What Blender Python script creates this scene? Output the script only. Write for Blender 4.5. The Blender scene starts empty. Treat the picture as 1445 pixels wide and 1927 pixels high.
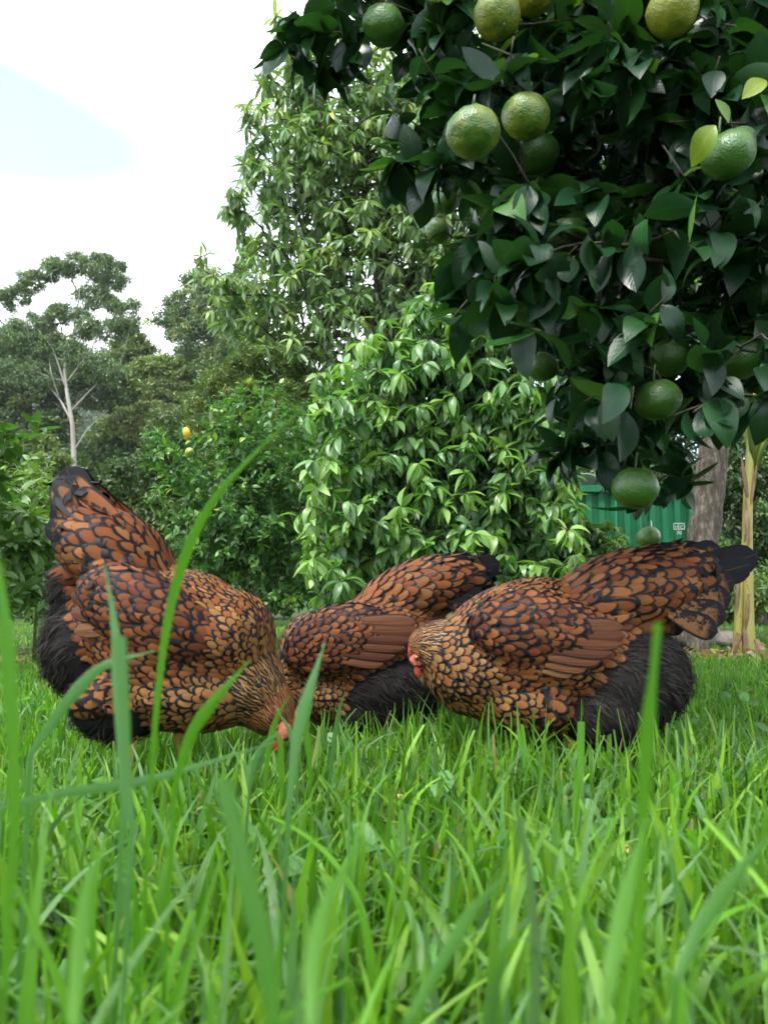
import bpy, math, random
import numpy as np
from mathutils import Vector, Matrix, noise as mnoise

rng = np.random.default_rng(11)
random.seed(11)
sc = bpy.context.scene
COL = sc.collection
R = math.radians

# ------------------------------------------------------------------ camera
F, CX, CY, HOR = 1447.0, 722.5, 963.5, 1130.0
CAM_H = 0.295
PITCH = math.atan((HOR - CY) / F)
cam_d = bpy.data.cameras.new('camera')
cam_d.sensor_fit = 'VERTICAL'
cam_d.sensor_height = 36.0
cam_d.lens = 36.0 * F / 1927.0
cam_d.clip_start = 0.02
cam_d.clip_end = 3000
cam_d.dof.use_dof = True
cam_d.dof.focus_distance = 2.0
cam_d.dof.aperture_fstop = 9.0
cam = bpy.data.objects.new('camera', cam_d)
cam.location = (0, 0, CAM_H)
cam.rotation_euler = (math.pi / 2 + PITCH, 0, 0)
COL.objects.link(cam)
sc.camera = cam

# ------------------------------------------------------------------ sky and sun
SUN_EL, SUN_AZ = 58.0, -150.0          # azimuth from +Y towards +X
world = bpy.data.worlds.new('World')
sc.world = world
world.use_nodes = True
wn = world.node_tree
wn.nodes.clear()
def wnode(t, **kw):
    n = wn.nodes.new(t)
    for k, v in kw.items():
        setattr(n, k, v)
    return n
w_out = wnode('ShaderNodeOutputWorld')
w_bg = wnode('ShaderNodeBackground')
w_sky = wnode('ShaderNodeTexSky')
w_sky.sky_type = 'NISHITA'
w_sky.sun_disc = False
w_sky.sun_elevation = R(SUN_EL)
w_sky.sun_rotation = R(SUN_AZ)
w_tc = wnode('ShaderNodeTexCoord')
w_map = wnode('ShaderNodeMapping')
w_map.inputs['Scale'].default_value = (1.0, 1.0, 4.0)
w_map.inputs['Location'].default_value = (0.32, 0.10, -0.55)
w_noise = wnode('ShaderNodeTexNoise', noise_dimensions='4D')
w_noise.inputs['W'].default_value = 51.83
w_noise.inputs['Scale'].default_value = 1.15
w_noise.inputs['Detail'].default_value = 1.0
w_noise.inputs['Roughness'].default_value = 0.45
w_ramp = wnode('ShaderNodeValToRGB')
w_ramp.color_ramp.elements[0].position = 0.36
w_ramp.color_ramp.elements[0].color = (0.07, 0.07, 0.07, 1)
w_ramp.color_ramp.elements[1].position = 0.58
w_ramp.color_ramp.elements[1].color = (1, 1, 1, 1)
w_mix = wnode('ShaderNodeMix', data_type='RGBA')
w_mix.inputs['B'].default_value = (8.3, 8.5, 8.7, 1)
w_bg.inputs['Strength'].default_value = 0.10
L = wn.links.new
L(w_tc.outputs['Generated'], w_map.inputs['Vector'])
L(w_map.outputs['Vector'], w_noise.inputs['Vector'])
L(w_noise.outputs['Fac'], w_ramp.inputs['Fac'])
L(w_ramp.outputs['Color'], w_mix.inputs['Factor'])
L(w_sky.outputs['Color'], w_mix.inputs['A'])
L(w_mix.outputs['Result'], w_bg.inputs['Color'])
L(w_bg.outputs['Background'], w_out.inputs['Surface'])

sun_d = bpy.data.lights.new('sun', 'SUN')
sun_d.energy = 1.5
sun_d.angle = R(16)
sun_d.color = (1.0, 0.97, 0.92)
sun = bpy.data.objects.new('sun', sun_d)
sd = Vector((math.sin(R(SUN_AZ)) * math.cos(R(SUN_EL)), math.cos(R(SUN_AZ)) * math.cos(R(SUN_EL)), math.sin(R(SUN_EL))))
sun.rotation_euler = sd.to_track_quat('Z', 'Y').to_euler()
sun.location = (0, 0, 30)
COL.objects.link(sun)

vs = sc.view_settings
vs.view_transform = 'Standard'
vs.look = 'None'
vs.gamma = 1.0
vs.use_curve_mapping = False
vs.exposure = 2.25
sc.render.engine = 'CYCLES'
sc.cycles.use_denoising = True
sc.cycles.use_adaptive_sampling = True
sc.cycles.adaptive_threshold = 0.02
sc.cycles.max_bounces = 7
sc.cycles.diffuse_bounces = 4
sc.cycles.glossy_bounces = 2
sc.cycles.transmission_bounces = 4
sc.cycles.volume_bounces = 1
sc.cycles.transparent_max_bounces = 6

# ------------------------------------------------------------------ helpers
def at(px, py, D):
    """photo pixel + depth (world Y) -> world point"""
    a, b = (px - CX) / F, (CY - py) / F
    cp, sp = math.cos(PITCH), math.sin(PITCH)
    ry, rz = cp - b * sp, sp + b * cp
    t = D / ry
    return np.array([a * t, D, CAM_H + rz * t])

def proj(P):
    P = np.atleast_2d(P)
    cp, sp = math.cos(PITCH), math.sin(PITCH)
    y, z = P[:, 1], P[:, 2] - CAM_H
    f = y * cp + z * sp
    u = -y * sp + z * cp
    f = np.where(f < 1e-4, 1e-4, f)
    return np.stack([CX + F * P[:, 0] / f, CY - F * u / f, f], 1)

ORG = {}
def origin(o):
    return ORG.get(o.name, np.zeros(3)) if o is not None else np.zeros(3)

def tag(o, label=None, cat=None, group=None, kind=None):
    if label: o['label'] = label
    if cat: o['category'] = cat
    if group: o['group'] = group
    if kind: o['kind'] = kind
    return o

def empty(name, loc):
    o = bpy.data.objects.new(name, None)
    o.empty_display_size = 0.05
    o.location = tuple(loc)
    COL.objects.link(o)
    ORG[o.name] = np.array(loc, float)
    return o

def make_mesh(name, V, Fc, mat, uv=None, col=None, smooth=True):
    me = bpy.data.meshes.new(name)
    V = np.asarray(V, np.float32)
    Fc = [np.asarray(f, np.int32) for f in (Fc if isinstance(Fc, (list, tuple)) else [Fc]) if len(f)]
    me.vertices.add(len(V))
    me.vertices.foreach_set('co', V.ravel())
    idx = np.concatenate([f.ravel() for f in Fc])
    tot = np.concatenate([np.full(len(f), f.shape[1], np.int32) for f in Fc])
    start = np.concatenate([[0], np.cumsum(tot)[:-1]]).astype(np.int32)
    me.loops.add(len(idx))
    me.loops.foreach_set('vertex_index', idx)
    me.polygons.add(len(tot))
    me.polygons.foreach_set('loop_start', start)
    me.polygons.foreach_set('loop_total', tot)
    me.polygons.foreach_set('use_smooth', np.full(len(tot), smooth))
    if uv is not None:
        l = me.uv_layers.new(name='UVMap')
        l.data.foreach_set('uv', np.asarray(uv, np.float32)[idx].ravel())
    if col is not None:
        a = me.attributes.new('lc', 'FLOAT_COLOR', 'POINT')
        c = np.ones((len(V), 4), np.float32)
        c[:, :col.shape[1]] = col
        a.data.foreach_set('color', c.ravel())
    me.update(calc_edges=True)
    me.validate()
    if mat: me.materials.append(mat)
    return me

def obj(name, V, Fc, mat, parent=None, uv=None, col=None, smooth=True, base=None):
    """one mesh object; vertices are given in world space"""
    V = np.asarray(V, float)
    org = origin(parent) if parent is not None else (np.array(base, float) if base is not None else np.zeros(3))
    o = bpy.data.objects.new(name, make_mesh(name, V - org, Fc, mat, uv, col, smooth))
    COL.objects.link(o)
    if parent is not None:
        o.parent = parent
    else:
        o.location = tuple(org)
    ORG[o.name] = org
    return o

def nrm(a):
    a = np.asarray(a, float)
    return a / np.maximum(np.linalg.norm(a, axis=-1, keepdims=True), 1e-9)

def frames(d, n):
    """columns side, along, normal"""
    d = nrm(d)
    x = nrm(np.cross(d, n))
    z = np.cross(x, d)
    return np.stack([x, d, z], -1)

def batch(tv, tf, tuv, Rm, T, S):
    """N copies of a template: Rm (N,3,3) T (N,3) S (N,) or (N,3)"""
    N, k = len(T), len(tv)
    S = np.asarray(S, float)
    if S.ndim == 1: S = np.repeat(S[:, None], 3, 1)
    V = np.einsum('nij,kj->nki', Rm * S[:, None, :], tv) + T[:, None, :]
    Fc = (tf[None] + (np.arange(N) * k)[:, None, None]).reshape(-1, tf.shape[1])
    return V.reshape(-1, 3), Fc, np.tile(tuv, (N, 1))

class Bag:
    """collects mesh pieces that make ONE part"""
    def __init__(s): s.v, s.f, s.n, s.uv, s.c = [], {}, 0, [], []
    def add(s, V, Fc, uv=None, col=None):
        V = np.asarray(V, float); Fc = np.asarray(Fc)
        s.v.append(V); s.f.setdefault(Fc.shape[1], []).append(Fc + s.n); s.n += len(V)
        s.uv.append(np.zeros((len(V), 2)) if uv is None else uv)
        s.c.append(np.ones((len(V), 3)) if col is None else col)
        return s
    def obj(s, name, mat, parent=None, smooth=True, base=None):
        return obj(name, np.concatenate(s.v), [np.concatenate(f) for f in s.f.values()], mat, parent,
                   np.concatenate(s.uv), np.concatenate(s.c), smooth, base)

def tube(path, rad, sides=8, cap=True, jit=0.0, squash=1.0):
    path = np.asarray(path, float)
    k = len(path)
    rad = np.broadcast_to(np.asarray(rad, float), (k,))
    t = nrm(np.gradient(path, axis=0))
    ref = np.array([0.0, 0.0, 1.0]) if abs(t[:, 2]).mean() < 0.8 else np.array([0.0, 1.0, 0.0])
    a = nrm(np.cross(t, ref)); b = np.cross(t, a)
    ang = np.linspace(0, 2 * math.pi, sides, endpoint=False)
    rr = rad[:, None] * (1 + jit * (rng.random((k, sides)) - 0.5))
    V = path[:, None] + rr[..., None] * (np.cos(ang)[None, :, None] * a[:, None] + squash * np.sin(ang)[None, :, None] * b[:, None])
    i = np.arange(k - 1)[:, None] * sides; j = np.arange(sides)[None]; j2 = (j + 1) % sides
    Fc = np.stack([i + j, i + j2, i + sides + j2, i + sides + j], -1).reshape(-1, 4)
    V = V.reshape(-1, 3)
    uv = np.stack([np.tile(np.arange(sides) / sides, k), np.repeat(np.linspace(0, 1, k), sides)], 1)
    if cap:
        V = np.concatenate([V, path[:1], path[-1:]]); n = k * sides
        uv = np.concatenate([uv, [[0.5, 0], [0.5, 1]]])
        c0 = np.stack([j2[0], j[0], np.full(sides, n), np.full(sides, n)], -1)
        c1 = np.stack([j[0] + n - sides, j2[0] + n - sides, np.full(sides, n + 1), np.full(sides, n + 1)], -1)
        return V, Fc, uv, np.concatenate([c0[:, :3], c1[:, :3]])
    return V, Fc, uv, None

def add_tube(bag, path, rad, sides=8, col=None, **kw):
    V, Fc, uv, tri = tube(path, rad, sides, **kw)
    n0 = bag.n
    c = None if col is None else np.tile(np.asarray(col, float), (len(V), 1))
    bag.add(V, Fc, uv, c)
    if tri is not None: bag.f.setdefault(3, []).append(tri + n0)
    return bag

def box(c, s, rz=0.0):
    c = np.array(c, float); h = np.array(s, float) / 2
    V = np.array([[x, y, z] for x in (-1, 1) for y in (-1, 1) for z in (-1, 1)], float) * h
    m = np.array([[math.cos(rz), -math.sin(rz), 0], [math.sin(rz), math.cos(rz), 0], [0, 0, 1]])
    Fc = np.array([[0, 1, 3, 2], [4, 6, 7, 5], [0, 4, 5, 1], [2, 3, 7, 6], [0, 2, 6, 4], [1, 5, 7, 3]])
    return V @ m.T + c, Fc

def sphere(c, r, nu=16, nv=10, rot=None):
    th = np.linspace(0, math.pi, nv + 1); ph = np.linspace(0, 2 * math.pi, nu, endpoint=False)
    V = np.stack([np.sin(th)[:, None] * np.cos(ph), np.sin(th)[:, None] * np.sin(ph), np.cos(th)[:, None] * np.ones(nu)], -1).reshape(-1, 3)
    V = V * np.asarray(r, float)
    if rot is not None: V = V @ np.asarray(rot).T
    i = np.arange(nv)[:, None] * nu; j = np.arange(nu)[None]; j2 = (j + 1) % nu
    Fc = np.stack([i + j, i + nu + j, i + nu + j2, i + j2], -1).reshape(-1, 4)
    return V + np.asarray(c, float), Fc

# ------------------------------------------------------------------ materials
class NT:
    def __init__(s, name):
        s.m = bpy.data.materials.new(name); s.m.use_nodes = True
        s.t = s.m.node_tree; s.t.nodes.clear()
        s.out = s.n('ShaderNodeOutputMaterial')
    def n(s, t, _in=None, **kw):
        x = s.t.nodes.new(t)
        for k, v in kw.items(): setattr(x, k, v)
        for k, v in (_in or {}).items():
            if isinstance(v, bpy.types.NodeSocket): s.t.links.new(v, x.inputs[k])
            else: x.inputs[k].default_value = v
        return x
    def l(s, a, b): s.t.links.new(a, b)
    def math(s, op, a, b=0.0, c=0.0, clamp=False):
        x = s.n('ShaderNodeMath', operation=op); x.use_clamp = clamp
        for i, v in enumerate((a, b, c)):
            if isinstance(v, bpy.types.NodeSocket): s.l(v, x.inputs[i])
            else: x.inputs[i].default_value = v
        return x.outputs[0]
    def mix(s, f, a, b, blend='MIX'):
        x = s.n('ShaderNodeMix', data_type='RGBA', blend_type=blend)
        for k, v in (('Factor', f), ('A', a), ('B', b)):
            sock = x.inputs[k] if k == 'Factor' else [i for i in x.inputs if i.name == k and i.type == 'RGBA'][0]
            if isinstance(v, bpy.types.NodeSocket): s.l(v, sock)
            else: sock.default_value = v if k == 'Factor' else (*v[:3], 1)
        return [o for o in x.outputs if o.type == 'RGBA'][0]
    def ramp(s, f, stops):
        x = s.n('ShaderNodeValToRGB'); cr = x.color_ramp
        while len(cr.elements) < len(stops): cr.elements.new(0.5)
        for e, (p, c) in zip(cr.elements, stops):
            e.position = p; e.color = (*c, 1) if len(c) == 3 else c
        if isinstance(f, bpy.types.NodeSocket): s.l(f, x.inputs['Fac'])
        return x.outputs['Color']
    def noise(s, scale, detail=3, rough=0.5, coord='Object', stretch=None):
        tc = s.n('ShaderNodeTexCoord').outputs[coord]
        if stretch is not None:
            mp = s.n('ShaderNodeMapping', {'Vector': tc, 'Scale': stretch}); tc = mp.outputs[0]
        return s.n('ShaderNodeTexNoise', {'Vector': tc, 'Scale': scale, 'Detail': detail, 'Roughness': rough}).outputs['Fac']
    def bump(s, h, strength=0.3, dist=0.01):
        return s.n('ShaderNodeBump', {'Height': h, 'Strength': strength, 'Distance': dist}).outputs['Normal']
    def bsdf(s, color, rough=0.6, spec=0.4, normal=None, **extra):
        p = s.n('ShaderNodeBsdfPrincipled')
        for k, v in [('Base Color', color), ('Roughness', rough), ('Specular IOR Level', spec), ('Normal', normal)] + list(extra.items()):
            if v is None: continue
            if isinstance(v, bpy.types.NodeSocket): s.l(v, p.inputs[k])
            else: p.inputs[k].default_value = (*v[:3], 1) if k in ('Base Color', 'Sheen Tint') else v
        return p.outputs[0]
    def done(s, sh):
        s.l(sh, s.out.inputs['Surface']); return s.m

def mat_leaf(name, rough=0.38, spec=0.5, trans=0.3, tcol=(1.15, 1.35, 0.55), back=(1.15, 1.15, 1.1), blot=0.0, rib=0.35, fine=60.0, par=False):
    t = NT(name)
    a = t.n('ShaderNodeAttribute', attribute_name='lc')
    oi = t.n('ShaderNodeObjectInfo')
    c = t.mix(1.0, a.outputs['Color'], oi.outputs['Color'], 'MULTIPLY')
    uv = t.n('ShaderNodeUVMap').outputs[0]
    sx = t.n('ShaderNodeSeparateXYZ', {0: uv})
    u = t.math('ABSOLUTE', t.math('SUBTRACT', t.math('MULTIPLY', sx.outputs[0], 2.0), 1.0))
    mid = t.math('SUBTRACT', 1.0, t.math('MULTIPLY', u, 9.0), clamp=True)
    c = t.mix(t.math('MULTIPLY', mid, rib), c, t.mix(1.0, c, (1.9, 1.7, 1.7), 'MULTIPLY'))
    # pinnate side veins and mottling
    vein = t.math('SINE', t.math('ADD', t.math('MULTIPLY', sx.outputs[1], 62.0), t.math('MULTIPLY', u, -14.0)))
    nz = t.noise(fine, 2, 0.6)
    if par:
        vein = t.math('SINE', t.math('MULTIPLY', sx.outputs[0], 70.0))
        c = t.mix(t.math('MULTIPLY', t.math('ADD', vein, 1.0), 0.16), c, t.mix(1.0, c, (0.5, 0.6, 0.5), 'MULTIPLY'))
        dead = t.math('MULTIPLY', t.math('SUBTRACT', t.math('ADD', sx.outputs[1], t.math('MULTIPLY', t.noise(9.0, 2, 0.6), 0.5)), 1.27), 7.0, clamp=True)
        c = t.mix(dead, c, (0.28, 0.24, 0.10))
    c = t.mix(t.math('MULTIPLY', nz, 0.55), c, t.mix(1.0, c, (0.62, 0.68, 0.6), 'MULTIPLY'))
    if blot:
        b = t.math('GREATER_THAN', t.noise(fine * 2.2, 2, 0.6), 0.66)
        c = t.mix(t.math('MULTIPLY', b, blot), c, (0.16, 0.13, 0.05))
    geo = t.n('ShaderNodeNewGeometry')
    c = t.mix(geo.outputs['Backfacing'], c, t.mix(1.0, c, back, 'MULTIPLY'))
    bn = t.bump(t.math('ADD', t.math('MULTIPLY', vein, 0.10), t.math('ADD', nz, t.math('MULTIPLY', mid, -0.6))), 0.2, 0.002)
    rg = t.math('ADD', rough - 0.08, t.math('MULTIPLY', nz, 0.2))
    p = t.bsdf(c, rg, spec, bn)
    tl = t.n('ShaderNodeBsdfTranslucent', {'Color': t.mix(1.0, c, tcol, 'MULTIPLY')}).outputs[0]
    mx = t.n('ShaderNodeMixShader', {0: trans, 1: p, 2: tl})
    return t.done(mx.outputs[0])

M = {}
M['citrus'] = mat_leaf('citrus_leaf', 0.29, 0.30, 0.24, tcol=(1.6, 1.6, 0.5), back=(1.35, 1.25, 1.25))
M['mango'] = mat_leaf('mango_leaf', 0.40, 0.5, 0.3, blot=0.25)
M['lychee'] = mat_leaf('lychee_leaf', 0.34, 0.55, 0.33)
M['bushleaf'] = mat_leaf('bush_leaf', 0.38, 0.45, 0.3)
M['gum'] = mat_leaf('gum_leaf', 0.5, 0.35, 0.2, fine=2.0, rib=0.0)
M['grass'] = mat_leaf('grass_blade_leaf', 0.42, 0.38, 0.42, tcol=(1.0, 1.3, 0.3), rib=0.3, fine=45, par=True)

def mat_bark(name, c1, c2, c3, scale=30, bump=0.6, stretch=(1, 1, 0.35), dist=0.01):
    t = NT(name)
    n1 = t.noise(scale, 6, 0.65, stretch=stretch)
    n2 = t.noise(scale * 0.25, 3, 0.5)
    c = t.ramp(n1, [(0.30, c1), (0.52, c2), (0.72, c3)])
    c = t.mix(t.math('MULTIPLY', n2, 0.5), c, t.mix(1.0, c, (0.6, 0.6, 0.55), 'MULTIPLY'))
    return t.done(t.bsdf(c, 0.85, 0.2, t.bump(n1, bump, dist)))
M['bark'] = mat_bark('rough_bark', (0.03, 0.023, 0.018), (0.085, 0.07, 0.055), (0.24, 0.22, 0.19), 42, 0.9)
M['twig'] = mat_bark('twig_bark', (0.025, 0.022, 0.016), (0.05, 0.045, 0.03), (0.09, 0.085, 0.06), 80, 0.4)
M['greentwig'] = mat_bark('green_twig', (0.03, 0.05, 0.015), (0.05, 0.075, 0.025), (0.08, 0.1, 0.04), 60, 0.2)
M['gumbark'] = mat_bark('pale_gum_bark', (0.16, 0.145, 0.125), (0.30, 0.28, 0.25), (0.42, 0.40, 0.37), 1.2, 0.2, (1, 1, 0.15), 0.03)
M['darkbark'] = mat_bark('dark_bark', (0.03, 0.024, 0.02), (0.06, 0.05, 0.04), (0.10, 0.085, 0.07), 20, 0.4)

def mat_plain(name, c, rough=0.6, spec=0.4, nscale=None, namp=0.3, bump=0.0, **kw):
    t = NT(name)
    col = c; nm = None
    if nscale:
        n = t.noise(nscale, 4, 0.6)
        col = t.mix(t.math('MULTIPLY', n, namp * 2), c, tuple(x * 0.4 for x in c))
        if bump: nm = t.bump(n, bump, 0.004)
    return t.done(t.bsdf(col, rough, spec, nm, **kw))

# ------------------------------------------------------------------ ground
t = NT('lawn_soil')
n1 = t.noise(3.0, 5, 0.6); n2 = t.noise(45.0, 3, 0.6)
c = t.ramp(n1, [(0.3, (0.022, 0.045, 0.008)), (0.55, (0.035, 0.075, 0.012)), (0.75, (0.06, 0.10, 0.02))])
c = t.mix(t.math('MULTIPLY', n2, 0.7), c, (0.035, 0.03, 0.015))
M['soil'] = t.done(t.bsdf(c, 0.9, 0.15, t.bump(n2, 0.6, 0.01)))
gx = np.concatenate([-np.geomspace(450, 2, 24), np.linspace(-1.8, 1.8, 37), np.geomspace(2, 450, 24)])
gy = np.concatenate([-np.geomspace(60, 1, 12), np.linspace(-0.8, 6, 60), np.geomspace(6.3, 470, 36)])
def ground_z(x, y):
    x = np.asarray(x, float); y = np.asarray(y, float)
    b = 0.012 * np.sin(2.1 * x + 0.7) * np.sin(1.7 * y) + 0.008 * np.sin(5.3 * x + 1) * np.cos(4.1 * y)
    return b * (np.abs(x) < 60) * (np.abs(y) < 60)
X, Y = np.meshgrid(gx, gy)
V = np.stack([X, Y, ground_z(X, Y)], -1).reshape(-1, 3)
nx = len(gx)
i, j = np.meshgrid(np.arange(len(gy) - 1), np.arange(nx - 1), indexing='ij')
q = (i * nx + j).ravel()
g = obj('ground', V, np.stack([q, q + 1, q + nx + 1, q + nx], -1), M['soil'])
tag(g, 'green lawn ground stretching back to the trees', None, None, 'structure')

# ------------------------------------------------------------------ leaves
def leaf_template(nseg=5, aspect=0.4, droop=0.25, fold=0.25, peak=0.45, curl=0.0, blunt=0.0):
    v = np.linspace(0, 1, nseg + 1)
    w = np.where(v < peak, np.sin(v / peak * math.pi / 2) ** 0.8, np.cos((v - peak) / (1 - peak) * math.pi / 2) ** 0.85)
    w = np.maximum(w, blunt * (v > 0.5)); w[0] = max(w[0], 0.05); w[-1] = max(w[-1], 0.02)
    h = w * aspect / 2
    arc = droop * 1.6
    ang = arc * v
    y = np.concatenate([[0], np.cumsum(np.cos(ang[1:]) / nseg)])
    z = -np.concatenate([[0], np.cumsum(np.sin(ang[1:]) / nseg)])
    tw = curl * v
    cols = []
    for s in (-1, 0, 1):
        cols.append(np.stack([s * h * np.cos(tw), y, z + abs(s) * fold * h + s * h * np.sin(tw)], -1))
    V = np.stack(cols, 1).reshape(-1, 3)
    uv = np.stack([np.tile([0, 0.5, 1.0], nseg + 1), np.repeat(v, 3)], 1)
    i = np.arange(nseg)[:, None] * 3; j = np.arange(2)[None]
    Fc = np.stack([i + j, i + j + 1, i + j + 4, i + j + 3], -1).reshape(-1, 4)
    return V, Fc, uv

def leaf_parts(parent, name, templates, tid, Rm, T, S, cols, mat, n_parts=300, stuff='foliage', limit_px=8):
    """nearest in-frame leaves become single objects, the rest one 'stuff' part"""
    N = len(T)
    tip = T + np.einsum('nij,j->ni', Rm, np.array([0, 0.5, -0.05])) * (S[:, None] if S.ndim == 1 else S[:, 1:2])
    p = proj(tip)
    inside = (p[:, 0] > 0) & (p[:, 0] < 1445) & (p[:, 1] > 0) & (p[:, 1] < 1927)
    size = (S if S.ndim == 1 else S[:, 1]) / p[:, 2]
    depth_rank = np.where(inside, p[:, 2], 1e9)
    order = np.argsort(depth_rank)
    chosen = np.zeros(N, bool)
    k = min(n_parts, int(inside.sum()))
    chosen[order[:k]] = True
    org = origin(parent)
    if k:
        meshes = [make_mesh(name, tv, tf, mat, tuv, np.ones((len(tv), 3))) for tv, tf, tuv in templates]
        for q in np.nonzero(chosen)[0]:
            o = bpy.data.objects.new(name, meshes[tid[q]])
            COL.objects.link(o)
            o.parent = parent
            s = S[q] if S.ndim == 2 else np.repeat(S[q], 3)
            m = np.eye(4); m[:3, :3] = Rm[q] * s[None]; m[:3, 3] = T[q] - org
            o.matrix_basis = Matrix(m.tolist())
            o.color = (*cols[q], 1)
    rest = ~chosen
    if rest.any():
        bag = Bag()
        for ti, (tv, tf, tuv) in enumerate(templates):
            mm = rest & (tid == ti)
            if not mm.any(): continue
            V, Fc, uv = batch(tv, tf, tuv, Rm[mm], T[mm], S[mm])
            bag.add(V, Fc, uv, np.repeat(cols[mm], len(tv), 0))
        tag(bag.obj(stuff, mat, parent), kind='stuff')

def rand_unit(n):
    return nrm(rng.normal(size=(n, 3)))

def leaf_cols(n, base, var=0.25, alt=None, altp=0.0, alt2=None, alt2p=0.0):
    c = np.tile(np.array(base, float), (n, 1))
    if alt is not None: c[rng.random(n) < altp] = alt
    if alt2 is not None: c[rng.random(n) < alt2p] = alt2
    return np.clip(c * (1 + var * (rng.random((n, 1)) - 0.5) * 2) * (1 + 0.12 * (rng.random((n, 3)) - 0.5)), 0.003, 0.9)

# ------------------------------------------------------------------ branch skeleton
def skeleton(trunk, pts, step, rtip, trunk_r=None, expo=2.3, pw=0.3, jit=0.12, sag=0.0):
    nodes = [np.array(p, float) for p in trunk]
    par = [-1] + list(range(len(trunk) - 1))
    plen = [0.0]
    for i in range(1, len(trunk)): plen.append(plen[-1] + np.linalg.norm(nodes[i] - nodes[i - 1]))
    pts = np.asarray(pts, float)
    tr = np.array(trunk)
    order = np.argsort(np.linalg.norm(pts[:, None] - tr[None], axis=2).min(1))
    A = np.zeros((len(trunk) + len(pts) * 60, 3)); A[:len(trunk)] = tr
    PL = np.zeros(len(A)); PL[:len(trunk)] = plen
    n = len(trunk); n_tr = n
    tips = np.zeros(len(pts), int)
    first = max(1, n_tr // 3)
    for k in order:
        p = pts[k]
        d = np.linalg.norm(A[first:n] - p, axis=1)
        # dislike steep turns downwards
        cost = d + pw * PL[first:n] + 0.35 * np.maximum(0, A[first:n, 2] - p[2])
        j = int(np.argmin(cost)) + first
        dist = np.linalg.norm(p - A[j])
        K = max(1, min(50, int(math.ceil(dist / step))))
        prev = j
        for s in range(1, K + 1):
            f = s / K
            q = A[j] * (1 - f) + p * f
            q = q + np.array([0, 0, 1.0]) * (sag * dist * 4 * f * (1 - f))
            if s < K: q = q + rng.normal(size=3) * jit * step
            A[n] = q; PL[n] = PL[prev] + np.linalg.norm(q - A[prev])
            nodes.append(q); par.append(prev); prev = n; n += 1
            if n >= len(A): break
        tips[k] = prev
        if n >= len(A) - 60: break
    par = np.array(par); A = A[:n]
    acc = np.zeros(n); kids = [[] for _ in range(n)]
    for q in range(n - 1, -1, -1):
        if acc[q] == 0: acc[q] = rtip ** expo
        if par[q] >= 0:
            acc[par[q]] += acc[q]; kids[par[q]].append(q)
    rad = acc ** (1 / expo)
    if trunk_r is not None:
        rad[:n_tr] = trunk_r
        rad = np.minimum(rad, trunk_r if np.isscalar(trunk_r) else max(trunk_r))
        for q in range(n_tr, n):
            rad[q] = min(rad[q], rad[par[q]])
    chains = []
    stack = [0]
    while stack:
        q = stack.pop()
        ch = ([par[q]] if par[q] >= 0 else []) + [q]
        while kids[q]:
            ks = sorted(kids[q], key=lambda z: -rad[z] - (1e3 if z < n_tr else 0))
            stack += ks[1:]
            q = ks[0]; ch.append(q)
        if len(ch) > 1: chains.append(ch)
    tdir = nrm(A[tips] - A[par[tips]])
    return A, rad, chains, tdir

def skeleton_bag(A, rad, chains, sides_big=9, sides_small=5, thr=0.02, skip_r=0.0):
    bag = Bag()
    for ch in chains:
        r = rad[ch].copy()
        if len(ch) > 1: r[0] = min(r[0], r[1] * 1.15)
        if r.max() < skip_r: continue
        add_tube(bag, A[ch], r, sides_big if r.max() > thr else sides_small, jit=0.1 if r.max() > thr else 0.0)
    return bag

def blob_points(blobs, D, n, dr=None, shell=0.75, upper=False):
    """blobs: (px,py,rx,ry[,dD]) in photo pixels at depth D -> points in the union, mostly near the surface"""
    out = []
    area = np.array([b[2] * b[3] for b in blobs], float)
    cnt = np.maximum(1, np.round(n * area / area.sum())).astype(int)
    for b, k in zip(blobs, cnt):
        d = D + (b[4] if len(b) > 4 else 0.0)
        c = at(b[0], b[1], d); s = d / F
        ry = dr if dr else min(b[2], b[3]) * 1.2 * s
        u = rand_unit(k)
        if upper: u[:, 2] = np.where(u[:, 2] < -0.2, -u[:, 2] * 0.4, u[:, 2])
        r = np.where(rng.random(k) < shell, 0.8 + 0.25 * rng.random(k), rng.random(k) ** 0.5)
        out.append(c + u * r[:, None] * np.array([b[2] * s, ry, b[3] * s]))
    return np.concatenate(out)

def whorl(P, axis, m, lmin, lmax, th0, th1, droop, up=0.3):
    """m leaves round each tip"""
    n = len(P)
    m = np.broadcast_to(m, (n,)) if not np.isscalar(m) else np.full(n, m)
    idx = np.repeat(np.arange(n), m)
    k = np.concatenate([np.arange(q) for q in m])
    ax = nrm(axis[idx] + np.array([0, 0, up]))
    h = nrm(np.cross(ax, np.array([0.31, 0.2, 0.93]) + 0.01)); g_ = np.cross(ax, h)
    phi = k * 2.39996 + rng.random(n)[idx] * 6.28 + rng.normal(size=len(k)) * 0.25
    th = np.radians(th0 + (th1 - th0) * rng.random(len(k)))
    d = np.cos(th)[:, None] * ax + np.sin(th)[:, None] * (np.cos(phi)[:, None] * h + np.sin(phi)[:, None] * g_)
    d = nrm(d + np.array([0, 0, -1.0]) * (droop * (0.5 + rng.random((len(k), 1)))))
    nn = np.array([0, 0, 1.0]) + 0.35 * rng.normal(size=(len(k), 3)) + 0.25 * ax
    T = P[idx] - ax * (rng.random((len(k), 1)) * 0.25 * lmin)
    S = lmin + (lmax - lmin) * rng.random(len(k))
    return T, frames(d, nn), S, idx

def set_tree(root, label, cat, group=None):
    tag(root, label, cat, group)

# ------------------------------------------------------------------ far hill and forest
KITE_V = np.array([[0, 0, 0], [-0.5, 0.45, 0.08], [0, 1, -0.15], [0.5, 0.45, 0.08]], float)
KITE_F = np.array([[0, 3, 2, 1]])
KITE_UV = np.array([[0.5, 0], [0, 0.5], [0.5, 1], [1, 0.5]], float)

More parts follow.
